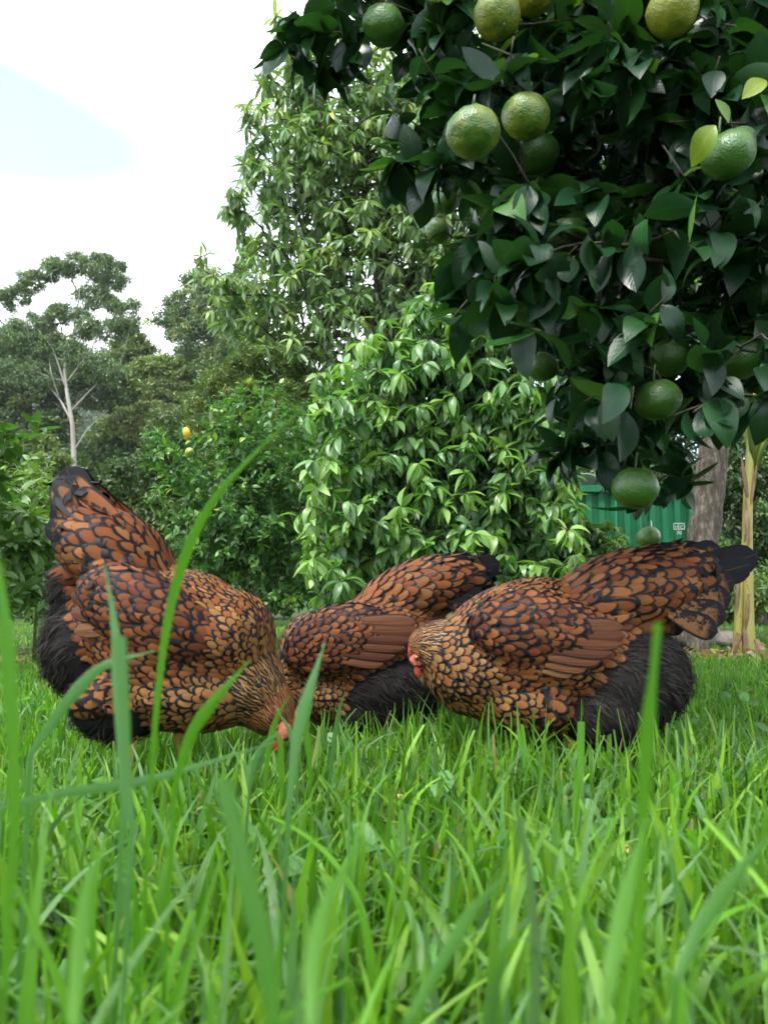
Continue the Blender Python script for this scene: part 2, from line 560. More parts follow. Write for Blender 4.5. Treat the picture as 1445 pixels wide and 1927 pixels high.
def kite(aspect):
    v = KITE_V.copy(); v[:, 0] *= aspect; return v

def clump_leaves(centres, sizes, per, flat=0.55):
    idx = np.repeat(np.arange(len(centres)), per)
    off = rng.normal(size=(len(idx), 3)) * 0.5
    rr = np.linalg.norm(off, axis=1, keepdims=True)
    off = off / np.maximum(rr, 1e-6) * np.minimum(rr, 1.1)
    off[:, 2] *= flat * (0.7 + 0.6 * rng.random(len(centres))[idx])
    return centres[idx] + off * sizes[idx][:, None], idx

hx = np.linspace(-300, 260, 70); hy = np.linspace(85, 440, 44)
HX, HY = np.meshgrid(hx, hy)
def hill_z(x, y):
    r = 82 * np.exp(-((y - 240) / 80.0) ** 2) * (0.70 + 0.30 * np.cos((x + 150) / 95.0))
    return r + 2.5 * np.sin(x / 17.0 + y / 23.0) + 1.5 * np.sin(x / 7.0) * np.cos(y / 9.0) - 3.0
V = np.stack([HX, HY, hill_z(HX, HY)], -1).reshape(-1, 3)
nx = len(hx)
i, j = np.meshgrid(np.arange(len(hy) - 1), np.arange(nx - 1), indexing='ij'); q = (i * nx + j).ravel()
M['hill'] = mat_plain('hill_scrub', (0.035, 0.05, 0.022), 0.9, 0.1, 0.2, 0.5)
tag(obj('hill', V, np.stack([q, q + 1, q + nx + 1, q + nx], -1), M['hill']), 'low wooded hill rising far behind the gum trees', None, None, 'structure')
nc = 4600
cx_, cy_ = rng.uniform(-200, 90, nc), rng.uniform(88, 275, nc)
cz_ = hill_z(cx_, cy_) + rng.uniform(2, 6, nc)
P, idx = clump_leaves(np.stack([cx_, cy_, cz_], 1), rng.uniform(3.5, 7, nc), 80, 0.8)
ccl = leaf_cols(nc, (0.045, 0.075, 0.03), 0.35, (0.07, 0.075, 0.04), 0.25)
V, Fc, uv = batch(kite(0.7), KITE_F, KITE_UV, frames(rand_unit(len(P)), np.array([0, -0.3, 1.0]) + 0.7 * rng.normal(size=(len(P), 3))), P, rng.uniform(0.5, 1.2, len(P)))
o = obj('forest', V, Fc, M['gum'], uv=uv, col=np.repeat(ccl[idx] * rng.uniform(0.8, 1.2, (len(P), 1)), 4, 0))
tag(o, 'distant forest covering the hill behind the gum trees', 'forest', None, 'stuff')

def far_tree(name, label, cat, D, trunk_px, trunk_r, blobs, n_clump, per, lsize, base, alt=None, altp=0.2, csize=28, flat=0.5,
             bark='darkbark', ntips=70, aspect=0.3, group=None, rtip=0.03, drape=0.0, hang=0.0, shell=0.7, upper=False, fine=0.62, forks=()):
    tr = [at(px, py, D + (w[0] if w else 0)) for px, py, *w in trunk_px]
    g0 = tr[0].copy(); g0[2] = 0.0
    root = empty(name, g0)
    tr = [g0] + tr
    # densify
    dense = []
    for a, b in zip(tr[:-1], tr[1:]):
        for f in np.linspace(0, 1, 5)[:-1]: dense.append(a * (1 - f) + b * f)
    dense.append(tr[-1])
    lsize = lsize * fine; per = int(per * 1.35 / fine)
    cc = blob_points(blobs, D, n_clump, shell=shell, upper=upper)
    sel = rng.choice(len(cc), min(ntips, len(cc)), replace=False)
    rr = np.linspace(trunk_r, trunk_r * 0.45, len(dense))
    A, rad, chains, td = skeleton(dense, cc[sel], D * 0.02, rtip, rr, pw=0.12, jit=0.18, sag=0.06)
    tb = skeleton_bag(A, rad, chains, 9, 4, 0.08)
    for fk, r0, r1 in forks:
        pp = np.array([at(px, py, D + 0.6 * math.sin(px * 0.7)) if q else at(px, py, D) for q, (px, py) in enumerate(fk)])
        ff = np.linspace(0, len(pp) - 1, 14)
        pp = np.stack([np.interp(ff, np.arange(len(pp)), pp[:, k]) for k in range(3)], 1)
        pp[1:-1] = (pp[:-2] + pp[1:-1] * 2 + pp[2:]) / 4
        add_tube(tb, pp, np.linspace(r0, r1, 14) * 0.68, 6)
    tb.obj('trunk', M[bark], root)
    sizes = rng.uniform(0.6, 1.25, len(cc)) * csize * D / F
    P, idx = clump_leaves(cc, sizes, per, flat)
    if drape: P[:, 2] -= drape * np.abs(rng.normal(size=len(P))) * sizes[idx]
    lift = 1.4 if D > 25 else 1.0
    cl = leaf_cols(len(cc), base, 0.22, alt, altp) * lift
    d = rand_unit(len(P)); d[:, 2] = d[:, 2] * 0.6 - hang
    Rm = frames(d, np.array([0, 0, 1.0]) + 0.6 * rng.normal(size=(len(P), 3)))
    V, Fc, uv = batch(kite(aspect), KITE_F, KITE_UV, Rm, P, rng.uniform(0.6, 1.4, len(P)) * lsize)
    cr = obj('crown', V, Fc, M['gum'], root, uv, np.repeat(cl[idx] * rng.uniform(0.75, 1.25, (len(P), 1)), 4, 0))
    tag(cr, kind='stuff')
    set_tree(root, label, cat, group)
    return root

GUM, GUMY, GUMD = (0.105, 0.155, 0.085), (0.155, 0.20, 0.075), (0.045, 0.085, 0.045)
FG = 'trees of the far wood'
far_tree('gum_tree', 'tall pale-trunked gum tree with an open umbrella crown at the far left', 'tree', 31,
         [(141, 1000), (141, 900), (139, 850), (137, 800), (132, 770), (126, 735), (122, 700), (126, 670)], 0.125,
         [(150, 494, 62, 18), (196, 507, 42, 26), (100, 508, 45, 18), (58, 532, 32, 20), (22, 562, 32, 20), (222, 528, 24, 14), (176, 560, 44, 20),
          (232, 578, 36, 16), (120, 592, 48, 18), (62, 612, 46, 22), (24, 640, 44, 28), (190, 618, 62, 20), (238, 612, 30, 16), (100, 652, 62, 26),
          (178, 684, 44, 22), (44, 700, 46, 24), (200, 700, 40, 18), (78, 720, 30, 14)],
         640, 42, 0.27, GUM, (0.10, 0.145, 0.065), 0.3, 13, 0.75, 'gumbark', 200, 0.30, FG, 0.020, hang=0.35, fine=0.45,
         forks=(([(135, 792), (112, 748), (66, 700), (32, 650)], 0.08, 0.02), ([(126, 735), (104, 664), (72, 612), (36, 570)], 0.07, 0.015), ([(124, 700), (138, 630), (150, 560), (152, 505)], 0.08, 0.015),
                ([(126, 720), (168, 664), (200, 604), (216, 538)], 0.07, 0.015), ([(133, 775), (180, 724), (228, 684), (250, 600)], 0.06, 0.015), ([(124, 700), (117, 622), (104, 560), (96, 515)], 0.06, 0.015),
                ([(138, 630), (172, 572), (195, 515)], 0.05, 0.012), ([(138, 850), (166, 806), (205, 772)], 0.045, 0.012), ([(112, 748), (96, 700), (92, 650)], 0.045, 0.012), ([(104, 664), (80, 590), (60, 540)], 0.04, 0.012),
                ([(150, 560), (170, 525), (180, 500)], 0.035, 0.01), ([(117, 622), (128, 560), (125, 500)], 0.04, 0.01)))
far_tree('gum_tree', 'rounded gum tree half hidden behind the left side of the mango tree', 'tree', 40,
         [(425, 1000), (425, 850), (420, 760), (405, 700), (395, 640), (390, 580)], 0.22,
         [(388, 540, 50, 34), (350, 582, 44, 30), (310, 602, 30, 16), (410, 590, 60, 44), (370, 636, 60, 36), (440, 640, 50, 50), (410, 690, 54, 34), (450, 560, 40, 40)],
         380, 48, 0.34, GUM, GUMY, 0.25, 17, 0.8, 'darkbark', 70, 0.34, FG, 0.03, hang=0.15)
far_tree('broad_tree', 'yellow-green layered tree between the two gum trees', 'tree', 40,
         [(345, 1000), (343, 850), (338, 790), (330, 740)], 0.2,
         [(300, 690, 46, 18), (340, 716, 44, 18), (318, 738, 60, 20), (370, 760, 40, 20), (350, 690, 34, 16), (280, 722, 30, 14)],
         230, 52, 0.32, GUMY, (0.12, 0.15, 0.05), 0.4, 14, 0.5, 'darkbark', 50, 0.4, FG)
far_tree('broad_tree', 'round green crowned tree just right of the tall gum', 'tree', 41,
         [(250, 1000), (250, 850), (248, 760)], 0.2,
         [(250, 655, 34, 26), (232, 690, 44, 34), (268, 720, 40, 40), (230, 750, 46, 40), (215, 720, 30, 30)],
         240, 52, 0.34, (0.08, 0.115, 0.045), GUMY, 0.2, 15, 0.6, 'darkbark', 40, 0.4, FG)
far_tree('broad_tree', 'low yellowish tree spreading over the dark gully', 'tree', 34,
         [(285, 1000), (283, 900), (278, 840)], 0.16,
         [(240, 786, 40, 18), (280, 776, 44, 16), (262, 806, 50, 18), (312, 790, 40, 20), (222, 800, 26, 12)],
         200, 55, 0.28, (0.13, 0.155, 0.05), GUMY, 0.4, 13, 0.55, 'darkbark', 40, 0.42, FG)
far_tree('broad_tree', 'dark tree hung with creeper below the tall gum', 'tree', 37,
         [(215, 1040), (213, 950), (212, 900)], 0.25,
         [(205, 860, 56, 60), (250, 870, 50, 70), (190, 920, 60, 60), (245, 940, 60, 60), (290, 860, 50, 60), (160, 870, 34, 50), (300, 930, 50, 60)],
         420, 55, 0.28, GUMD, (0.05, 0.085, 0.035), 0.3, 14, 1.0, 'darkbark', 40, 0.5, FG, hang=0.5, drape=0.6, upper=False)
far_tree('broad_tree', 'dull green tree at the far left edge under the tall gum', 'tree', 39,
         [(35, 1040), (35, 900), (38, 820)], 0.22,
         [(20, 730, 50, 36), (70, 770, 50, 36), (20, 800, 46, 40), (80, 830, 46, 40), (110, 790, 36, 30), (40, 850, 46, 40), (0, 680, 40, 30), (-50, 740, 60, 60), (110, 715, 44, 36), (60, 715, 46, 36), (165, 730, 40, 40)],
         420, 55, 0.34, (0.06, 0.09, 0.045), (0.085, 0.11, 0.045), 0.3, 16, 0.7, 'darkbark', 50, 0.4, FG)
far_tree('broad_tree', 'shaded olive tree filling the gap left of the lemon bush', 'tree', 30,
         [(365, 1040), (363, 930), (360, 880)], 0.2,
         [(330, 800, 50, 30), (370, 830, 50, 36), (420, 790, 56, 40), (340, 860, 50, 40), (400, 880, 60, 50), (460, 850, 60, 60), (470, 760, 50, 40), (520, 800, 50, 60)],
         340, 55, 0.28, (0.06, 0.09, 0.035), (0.09, 0.12, 0.045), 0.3, 16, 0.8, 'darkbark', 40, 0.42, FG)
far_tree('broad_tree', 'pale green rounded tree behind the left hen\'s tail', 'tree', 14,
         [(88, 1060), (88, 980), (86, 930)], 0.08,
         [(80, 836, 30, 16), (100, 862, 26, 24), (62, 862, 30, 22), (90, 900, 34, 34), (50, 910, 34, 40), (100, 950, 30, 40), (60, 970, 40, 40)],
         150, 46, 0.12, (0.16, 0.21, 0.075), (0.11, 0.16, 0.05), 0.4, 13, 0.7, 'darkbark', 40, 0.38, None, hang=0.4)
far_tree('hedge_tree', 'dark dense tree behind the banana stem at the right edge', 'tree', 8.5,
         [(1430, 1130), (1430, 1050), (1425, 950)], 0.08,
         [(1400, 960, 70, 90), (1440, 1040, 70, 70), (1480, 900, 90, 100), (1385, 1050, 40, 60), (1410, 860, 50, 60), (1560, 1000, 100, 120), (1480, 1080, 90, 50)],
         330, 60, 0.095, (0.035, 0.07, 0.022), (0.10, 0.17, 0.05), 0.15, 20, 1.0, 'darkbark', 50, 0.42, None, 0.006, hang=0.7, drape=0.5, upper=False)
far_tree('shade_tree', 'tall leafy tree showing through gaps behind the mandarin branches', 'tree', 11,
         [(1335, 1130), (1340, 1000), (1320, 800), (1290, 600)], 0.14,
         [(1100, 300, 200, 200), (1300, 250, 250, 220), (1000, 150, 160, 150), (1450, 450, 220, 220), (1150, 550, 180, 170), (1350, 700, 200, 150), (1150, 760, 120, 80), (1200, 60, 260, 180), (1600, 250, 200, 260)],
         900, 60, 0.15, (0.06, 0.11, 0.03), (0.11, 0.18, 0.05), 0.3, 40, 0.8, 'darkbark', 80, 0.4, None, 0.01, hang=0.5, upper=False)
far_tree('mid_shrub', 'fine-leaved yellow-green shrub left of the mango trunk', 'shrub', 8.5,
         [(470, 1120), (468, 1000), (462, 860)], 0.05,
         [(440, 716, 60, 36), (400, 742, 36, 24), (500, 700, 60, 50), (470, 780, 70, 60), (550, 740, 60, 70), (400, 800, 50, 50), (520, 850, 70, 80), (440, 900, 70, 80)],
         330, 56, 0.095, (0.105, 0.165, 0.045), (0.16, 0.21, 0.06), 0.35, 16, 0.9, 'darkbark', 60, 0.26, None, 0.004, hang=-0.4)

for (px_, D_, lab_, w_) in ((-60, 13, 'dark shrub row behind the left edge plants', 1.0), (210, 36, 'dark green thicket at the foot of the creeper tree', 1.0), (330, 12, 'shaded thicket behind the lemon bush', 1.0),
                        (620, 12, 'shaded thicket under the mango tree', 1.0), (900, 13, 'shaded thicket behind the lychee tree', 1.0), (1150, 20, 'dark thicket behind the green container', 1.6), (1520, 12, 'dark thicket at the far right behind the hedge tree', 1.0)):
    far_tree('thicket', lab_, 'shrub', D_, [(px_, 1125), (px_, 1060), (px_ + 10, 980)], 0.07,
             [(px_ - 90, 1060, 90, 60), (px_ + 80, 1050, 90, 70), (px_, 980, 110, 70), (px_ - 60, 920, 80, 60), (px_ + 70, 910, 80, 60), (px_ + 10, 860, 70, 50)],
             230, 60, 0.014 * D_ * 0.9, (0.05, 0.09, 0.028), (0.085, 0.13, 0.04), 0.3, 30 * w_, 0.9, 'darkbark', 30, 0.42, 'thickets behind the garden trees', 0.008, hang=0.2, upper=False)

# ------------------------------------------------------------------ mango tree
LEAF_MANGO = [leaf_template(5, 0.24, dr, 0.35, 0.5, cu) for dr, cu in ((0.35, 0.2), (0.6, -0.3), (0.9, 0.1), (0.15, 0.3))]
def mango():
    D = 9.0
    base = np.array([at(735, 1130, D)[0], D, 0.0])
    root = empty('mango_tree', base)
    tr = [base, at(735, 1000, D), at(730, 850, D), at(722, 720, D), at(716, 600, D), at(712, 480, D), at(716, 360, D), at(722, 240, D)]
    blobs = [(650, 190, 140, 80), (560, 215, 70, 70), (580, 320, 120, 90), (530, 420, 105, 100), (545, 560, 120, 100), (690, 330, 150, 140),
             (800, 240, 150, 130), (830, 420, 150, 160), (700, 500, 150, 110), (470, 590, 60, 70), (410, 560, 34, 40), (650, 650, 130, 90),
             (560, 690, 80, 50), (820, 600, 130, 90), (930, 350, 140, 200), (720, 130, 90, 40), (540, 140, 40, 24), (500, 300, 40, 60), (900, 150, 150, 110), (980, 560, 120, 150)]
    tips = blob_points(blobs, D, 3000, dr=1.05, shell=0.8)
    A, rad, chains, td = skeleton(tr, tips, 0.22, 0.006, np.linspace(0.13, 0.04, len(tr)), pw=0.2, jit=0.2, sag=0.08)
    skeleton_bag(A, rad, chains, 9, 4, 0.03).obj('trunk', M['darkbark'], root)
    out = nrm(td + 0.6 * nrm(tips - at(720, 450, D)))
    Tt, Rm, S, idx = whorl(tips, out, rng.integers(8, 13, len(tips)), 0.13, 0.23, 45, 105, 0.55, 0.35)
    cols = leaf_cols(len(Tt), (0.125, 0.215, 0.085), 0.3, (0.18, 0.27, 0.105), 0.25, (0.30, 0.27, 0.05), 0.015)
    young = rng.random(len(tips)) < 0.18
    m = young[idx]; cols[m] = leaf_cols(m.sum(), (0.23, 0.32, 0.10), 0.2)
    leaf_parts(root, 'leaf', LEAF_MANGO, rng.integers(0, 4, len(Tt)), Rm, Tt, S, cols, M['mango'], 300, 'crown')
    tag(root, 'large mango tree with drooping long leaves standing against the white sky', 'tree')
mango()

# ------------------------------------------------------------------ lychee tree
LEAF_LYCHEE = [leaf_template(6, 0.33, dr, 0.45, 0.42, cu) for dr, cu in ((0.5, 0.2), (0.8, -0.25), (1.1, 0.1), (0.25, 0.2))]
def lychee():
    D = 4.3
    base = np.array([at(880, 1160, D)[0], D, 0.0])
    root = empty('lychee_tree', base)
    blobs = [(870, 585, 80, 60), (820, 640, 120, 80), (700, 700, 90, 60), (800, 740, 150, 110), (950, 740, 120, 120), (690, 840, 90, 80), (840, 900, 190, 130),
             (1010, 860, 80, 120), (670, 960, 70, 70), (700, 1060, 100, 80), (880, 1050, 160, 90), (1030, 1010, 70, 90), (630, 1085, 50, 50),
             (760, 980, 120, 90), (640, 780, 40, 40), (960, 600, 90, 60), (1040, 720, 80, 80), (1000, 1110, 100, 50), (600, 1010, 50, 70), (610, 900, 40, 60), (600, 760, 30, 40)]
    tips = blob_points(blobs, D, 1250, dr=0.42, shell=0.85)
    tips[:, 2] = np.maximum(tips[:, 2], 0.12)
    for k, (tx, w) in enumerate(((880, 0.03), (930, 0.02), (830, 0.02))):
        pass
    tr = [base, at(882, 1080, D), at(878, 1000, D), at(870, 900, D), at(868, 800, D), at(872, 700, D)]
    A, rad, chains, td = skeleton(tr, tips, 0.11, 0.0022, np.linspace(0.035, 0.012, len(tr)), pw=0.15, jit=0.15, sag=0.05)
    skeleton_bag(A, rad, chains, 8, 4, 0.01).obj('trunk', M['twig'], root)
    out = nrm(td + 0.9 * nrm(tips - at(860, 880, D + 0.1)))
    Tt, Rm, S, idx = whorl(tips, out, rng.integers(7, 12, len(tips)), 0.08, 0.14, 45, 115, 0.7, 0.45)
    cols = leaf_cols(len(Tt), (0.10, 0.215, 0.06), 0.28, (0.135, 0.27, 0.075), 0.3, (0.065, 0.15, 0.05), 0.18)
    young = rng.random(len(tips)) < 0.42
    m = young[idx]; cols[m] = leaf_cols(m.sum(), (0.20, 0.35, 0.085), 0.22)
    # a second, inner layer of leaves along the twigs, in a darker green
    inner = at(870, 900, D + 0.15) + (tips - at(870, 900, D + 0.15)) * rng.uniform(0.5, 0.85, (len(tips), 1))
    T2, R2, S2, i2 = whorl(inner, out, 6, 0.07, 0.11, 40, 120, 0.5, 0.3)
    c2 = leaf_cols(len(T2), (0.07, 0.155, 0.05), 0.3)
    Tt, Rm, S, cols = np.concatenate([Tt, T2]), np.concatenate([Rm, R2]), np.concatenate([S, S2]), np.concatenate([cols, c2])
    ok = Tt[:, 2] > 0.06
    Tt, Rm, S, cols = Tt[ok], Rm[ok], S[ok], cols[ok]
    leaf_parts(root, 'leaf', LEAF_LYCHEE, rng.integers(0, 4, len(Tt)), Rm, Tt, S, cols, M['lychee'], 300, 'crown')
    tag(root, 'bushy lychee tree with glossy bright green drooping leaves behind the middle hen', 'tree')
lychee()

# ------------------------------------------------------------------ smaller garden plants
LEAF_BUSH = [leaf_template(4, 0.45, dr, 0.4, 0.45, cu) for dr, cu in ((0.2, 0.2), (0.5, -0.2), (-0.15, 0.1), (0.35, 0.5))]
def bush(name, label, cat, D, base_px, blobs, ntips, per, lmin, lmax, base_c, alt, altp, dr, th=(25, 95), droop=0.1, up=0.5, nparts=250, trunk_r=0.03,
         templ=None, mat='bushleaf', alt2=None, alt2p=0.0, bark='greentwig', rtip=0.0016, inner=True, group=None):
    base = np.array([at(base_px, 1130, D)[0], D, 0.0])
    root = empty(name, base)
    tips = blob_points(blobs, D, ntips, dr=dr, shell=0.8)
    tips[:, 2] = np.maximum(tips[:, 2], 0.05)
    top = tips[np.argmax(tips[:, 2])]
    tr = [base * (1 - f) + np.array([base[0], base[1], top[2] * 0.8]) * f for f in np.linspace(0, 1, 7)]
    A, rad, chains, td = skeleton(tr, tips, D * 0.025, rtip, np.linspace(trunk_r, trunk_r * 0.3, 7), pw=0.15, jit=0.15, sag=0.05)
    skeleton_bag(A, rad, chains, 8, 4, 0.01).obj('stem', M[bark], root)
    cen = tips.mean(0)
    out = nrm(td + 0.7 * nrm(tips - cen))
    Tt, Rm, S, idx = whorl(tips, out, per, lmin, lmax, th[0], th[1], droop, up)
    Tt = Tt - out[idx] * rng.random((len(Tt), 1)) * lmax * 1.2
    cols = leaf_cols(len(Tt), base_c, 0.25, alt, altp, alt2, alt2p)
    if inner:
        inn = cen + (tips - cen) * rng.uniform(0.45, 0.85, (len(tips), 1))
        T2, R2, S2, i2 = whorl(inn, out, max(4, per // 2), lmin, lmax, 30, 120, droop, up)
        Tt, Rm, S = np.concatenate([Tt, T2]), np.concatenate([Rm, R2]), np.concatenate([S, S2])
        cols = np.concatenate([cols, leaf_cols(len(T2), base_c, 0.3)])
    ok = Tt[:, 2] > 0.02
    Tt, Rm, S, cols = Tt[ok], Rm[ok], S[ok], cols[ok]
    leaf_parts(root, 'leaf', templ or LEAF_BUSH, rng.integers(0, 4, len(Tt)), Rm, Tt, S, cols, M[mat], nparts, 'crown')
    tag(root, label, cat, group)
    return root, tips

bush('lemon_bush', 'dense dark green lemon bush behind the left hen\'s back', 'bush', 5.0, 450,
     [(420, 880, 110, 90), (330, 860, 50, 60), (500, 800, 90, 90), (440, 1000, 130, 110), (550, 930, 70, 160), (350, 960, 70, 80), (520, 1060, 110, 80), (420, 800, 50, 50),
      (560, 1110, 70, 50), (600, 860, 50, 80), (380, 1070, 90, 70), (600, 1130, 60, 40), (480, 1135, 110, 36), (340, 1135, 90, 36), (650, 1145, 50, 26)],
     780, 9, 0.045, 0.075, (0.065, 0.155, 0.042), (0.10, 0.215, 0.05), 0.3, 0.5, alt2=(0.24, 0.33, 0.06), alt2p=0.05, nparts=300)
bush('citrus_sapling', 'leggy citrus sapling with a thorny green stem at the left edge', 'bush', 3.0, 62,
     [(40, 1000, 60, 60), (70, 1060, 50, 60), (20, 1080, 50, 60), (60, 1130, 60, 40), (90, 990, 30, 30), (20, 940, 40, 40), (100, 1110, 24, 30), (-40, 1050, 50, 90)],
     110, 7, 0.05, 0.085, (0.075, 0.15, 0.035), (0.10, 0.18, 0.045), 0.3, 0.3, trunk_r=0.009, nparts=250, inner=False)
bush('citrus_shrub', 'citrus shrub with broad glossy leaves poking in at the left edge', 'bush', 2.6, -60,
     [(30, 812, 40, 26), (70, 796, 22, 14), (10, 850, 30, 24), (-40, 830, 50, 60), (-90, 900, 70, 120), (-100, 1050, 60, 80)],
     56, 7, 0.06, 0.095, (0.055, 0.125, 0.028), (0.09, 0.18, 0.04), 0.25, 0.2, trunk_r=0.015, nparts=150, inner=False, th=(30, 80))
bush('garden_shrub', 'pale leafy shrub low at the left behind the hen\'s fluff', 'bush', 4.2, 40,
     [(30, 930, 60, 60), (80, 900, 40, 40), (60, 1000, 70, 60), (100, 960, 30, 40), (-20, 980, 60, 90), (60, 1080, 70, 50), (40, 1140, 90, 34), (110, 1120, 50, 40), (-60, 1120, 70, 50)],
     330, 8, 0.05, 0.08, (0.13, 0.22, 0.05), (0.17, 0.26, 0.07), 0.3, 0.35, trunk_r=0.02, nparts=200)
bush('weed_patch', 'tangle of light green weeds behind the weathered board', 'bush', 5.6, 1370,
     [(1330, 1120, 50, 30), (1390, 1110, 40, 40), (1430, 1130, 40, 36), (1360, 1150, 60, 24), (1300, 1150, 40, 24), (1470, 1120, 60, 40)],
     240, 7, 0.04, 0.07, (0.12, 0.2, 0.05), (0.17, 0.25, 0.07), 0.3, 0.35, trunk_r=0.01, nparts=150)
bush('young_lychee', 'low glossy bush in front of the green container', 'bush', 4.6, 1100,
     [(1080, 990, 56, 30), (1130, 1005, 46, 26), (1140, 1025, 24, 18), (1100, 1055, 80, 36), (1150, 1075, 40, 26), (1040, 1080, 60, 50)],
     190, 8, 0.06, 0.10, (0.065, 0.13, 0.035), (0.14, 0.23, 0.05), 0.25, 0.3, templ=LEAF_LYCHEE, mat='lychee', th=(40, 110), droop=0.4, trunk_r=0.018, nparts=200)

# feathery fronds at the left
LEAFLET = [leaf_template(3, 0.26, 0.15, 0.2, 0.4)]
def frond_plant():
    D = 3.5
    base = np.array([at(70, 1130, D)[0], D, 0.0])
    root = empty('fern_leaf_shrub', base)
    top = at(62, 900, D)
    stem = Bag()
    add_tube(stem, [base, base * 0.5 + top * 0.5 + np.array([0.02, 0, 0]), top], [0.008, 0.006, 0.004], 7)
    stem.obj('stem', M['greentwig'], root)
    ends = [(115, 830), (150, 880), (100, 905), (20, 860), (140, 930), (10, 930), (90, 960), (130, 985), (30, 985), (-20, 900)]
    tv, tf, tuv = LEAFLET[0]
    for k, (ex, ey) in enumerate(ends):
        s = base + (top - base) * rng.uniform(0.62, 1.0)
        e = at(ex, ey, D + rng.uniform(-0.25, 0.25))
        mid = (s + e) / 2 + np.array([0, 0, 0.06])
        f = np.linspace(0, 1, 12)[:, None]
        path = (1 - f) ** 2 * s + 2 * f * (1 - f) * mid + f ** 2 * e
        bag = Bag()
        add_tube(bag, path, np.linspace(0.0022, 0.0008, 12), 5, col=(0.10, 0.15, 0.04))
        tang = nrm(np.gradient(path, axis=0))
        for side in (-1, 1):
            sv = nrm(np.cross(tang, [0, 0, 1.0])) * side
            dd = nrm(sv + 0.35 * tang + np.array([0, 0, -0.25]) + 0.12 * rng.normal(size=(12, 3)))
            nn = np.array([0, 0, 1.0]) + 0.2 * rng.normal(size=(12, 3))
            V, Fc, uv = batch(tv, tf, tuv, frames(dd, nn)[2:], path[2:], rng.uniform(0.04, 0.055, 10) * np.linspace(1, 0.6, 10))
            bag.add(V, Fc, uv, np.repeat(leaf_cols(10, (0.14, 0.23, 0.045), 0.15), len(tv), 0))
        bag.obj('frond', M['bushleaf'], root)
    tag(root, 'light green shrub with feathery fronds left of the hen\'s tail', 'shrub')
frond_plant()

# yellow fruit on the lemon bush
def skin_mat(name, green, ripe, ripe_amt, bump=0.6):
    t = NT(name)
    vo = t.n('ShaderNodeTexVoronoi', {'Vector': t.n('ShaderNodeTexCoord').outputs['Object'], 'Scale': 420.0}).outputs['Distance']
    n = t.noise(28.0, 3, 0.6); n3 = t.noise(140.0, 3, 0.6)
    oi = t.n('ShaderNodeObjectInfo')
    sx = t.n('ShaderNodeSeparateXYZ', {0: oi.outputs['Color']})
    f = t.math('ADD', t.math('MULTIPLY', n, 1.6), t.math('SUBTRACT', sx.outputs[0], 1.08), clamp=True)
    c = t.mix(f, green, ripe)
    c = t.mix(t.math('MULTIPLY', n3, 0.5), c, t.mix(1.0, c, (0.55, 0.6, 0.5), 'MULTIPLY'))
    h = t.math('ADD', t.math('MULTIPLY', vo, 0.3), t.math('MULTIPLY', n3, 0.7))
    return t.done(t.bsdf(c, 0.36, 0.5, t.bump(h, bump, 0.003)))
M['mandarin'] = skin_mat('mandarin_skin', (0.034, 0.098, 0.010), (0.30, 0.27, 0.02), 0.5)
M['lemon'] = skin_mat('lemon_skin', (0.22, 0.30, 0.05), (0.75, 0.42, 0.01), 0.5)
M['calyx'] = mat_plain('calyx_green', (0.06, 0.10, 0.03), 0.7, 0.3, 200, 0.3)
def fruit(name, px, py, rpx, D, label, ripe, mat='mandarin', flat=0.86, group=None, cat='mandarin', tilt=None, rough=0.03, long=False):
    c = at(px, py, D); r = rpx * D / F
    V, Fc = sphere((0, 0, 0), 1.0, 36, 24)
    seed = Vector((px * 0.37, py * 0.11, 3.1))
    disp = np.array([mnoise.noise(Vector(v) * 3.0 + seed) * rough + mnoise.noise(Vector(v) * 9.0 + seed) * rough * 0.8 + mnoise.noise(Vector(v) * 1.2 + seed) * 0.05 for v in V])
    V = V * (1 + disp[:, None])
    rad2 = np.hypot(V[:, 0], V[:, 1])
    V[:, 2] *= flat
    V[:, 2] -= np.where(V[:, 2] > 0, 0.10 * np.exp(-(rad2 / 0.25) ** 2), -0.05 * np.exp(-(rad2 / 0.2) ** 2))
    if long: V[:, 2] *= 1.4; V[:, :2] *= 0.85
    tl = tilt if tilt is not None else (rng.normal() * 0.25, rng.normal() * 0.25)
    m = np.array(Matrix.Rotation(tl[0], 3, 'X') @ Matrix.Rotation(tl[1], 3, 'Y') @ Matrix.Rotation(rng.random() * 6, 3, 'Z'))
    top = m @ np.array([0, 0, flat * 0.9 * r])
    o = obj(name, (V * r) @ m.T + c, Fc, M[mat], base=c)
    o.color = (ripe, ripe, ripe, 1)
    b = Bag()
    a = np.linspace(0, 2 * math.pi, 10, endpoint=False)
    star = np.stack([np.cos(a) * np.where(np.arange(10) % 2, 0.07, 0.15), np.sin(a) * np.where(np.arange(10) % 2, 0.07, 0.15), np.full(10, flat * 0.9 + 0.005)], 1) * r
    star = np.concatenate([star, star + np.array([0, 0, 0.03 * r])])
    fs = np.stack([np.arange(10), (np.arange(10) + 1) % 10, 10 + (np.arange(10) + 1) % 10, 10 + np.arange(10)], 1)
    b.add(star @ m.T + c, fs)
    b.f.setdefault(10, []).append(np.arange(10, 20)[None])
    add_tube(b, [c + top, c + top + np.array([0.02 * r, 0, 0.35 * r]), c + top + np.array([0.1 * r, 0.05 * r, 0.8 * r])], [0.05 * r, 0.045 * r, 0.04 * r], 6)
    b.obj('calyx', M['calyx'], o)
    tag(o, label, cat, group)
    return o
fruit('lemon', 352, 815, 8.5, 4.45, 'ripe yellow lemon near the top of the lemon bush', 1.0, 'lemon', 1.0, None, 'lemon', long=True)
fruit('lemon', 357, 852, 10, 4.45, 'pale green lemon just below the ripe yellow one', 0.3, 'lemon', 1.0, None, 'lemon', (1.2, 0.3), long=True)

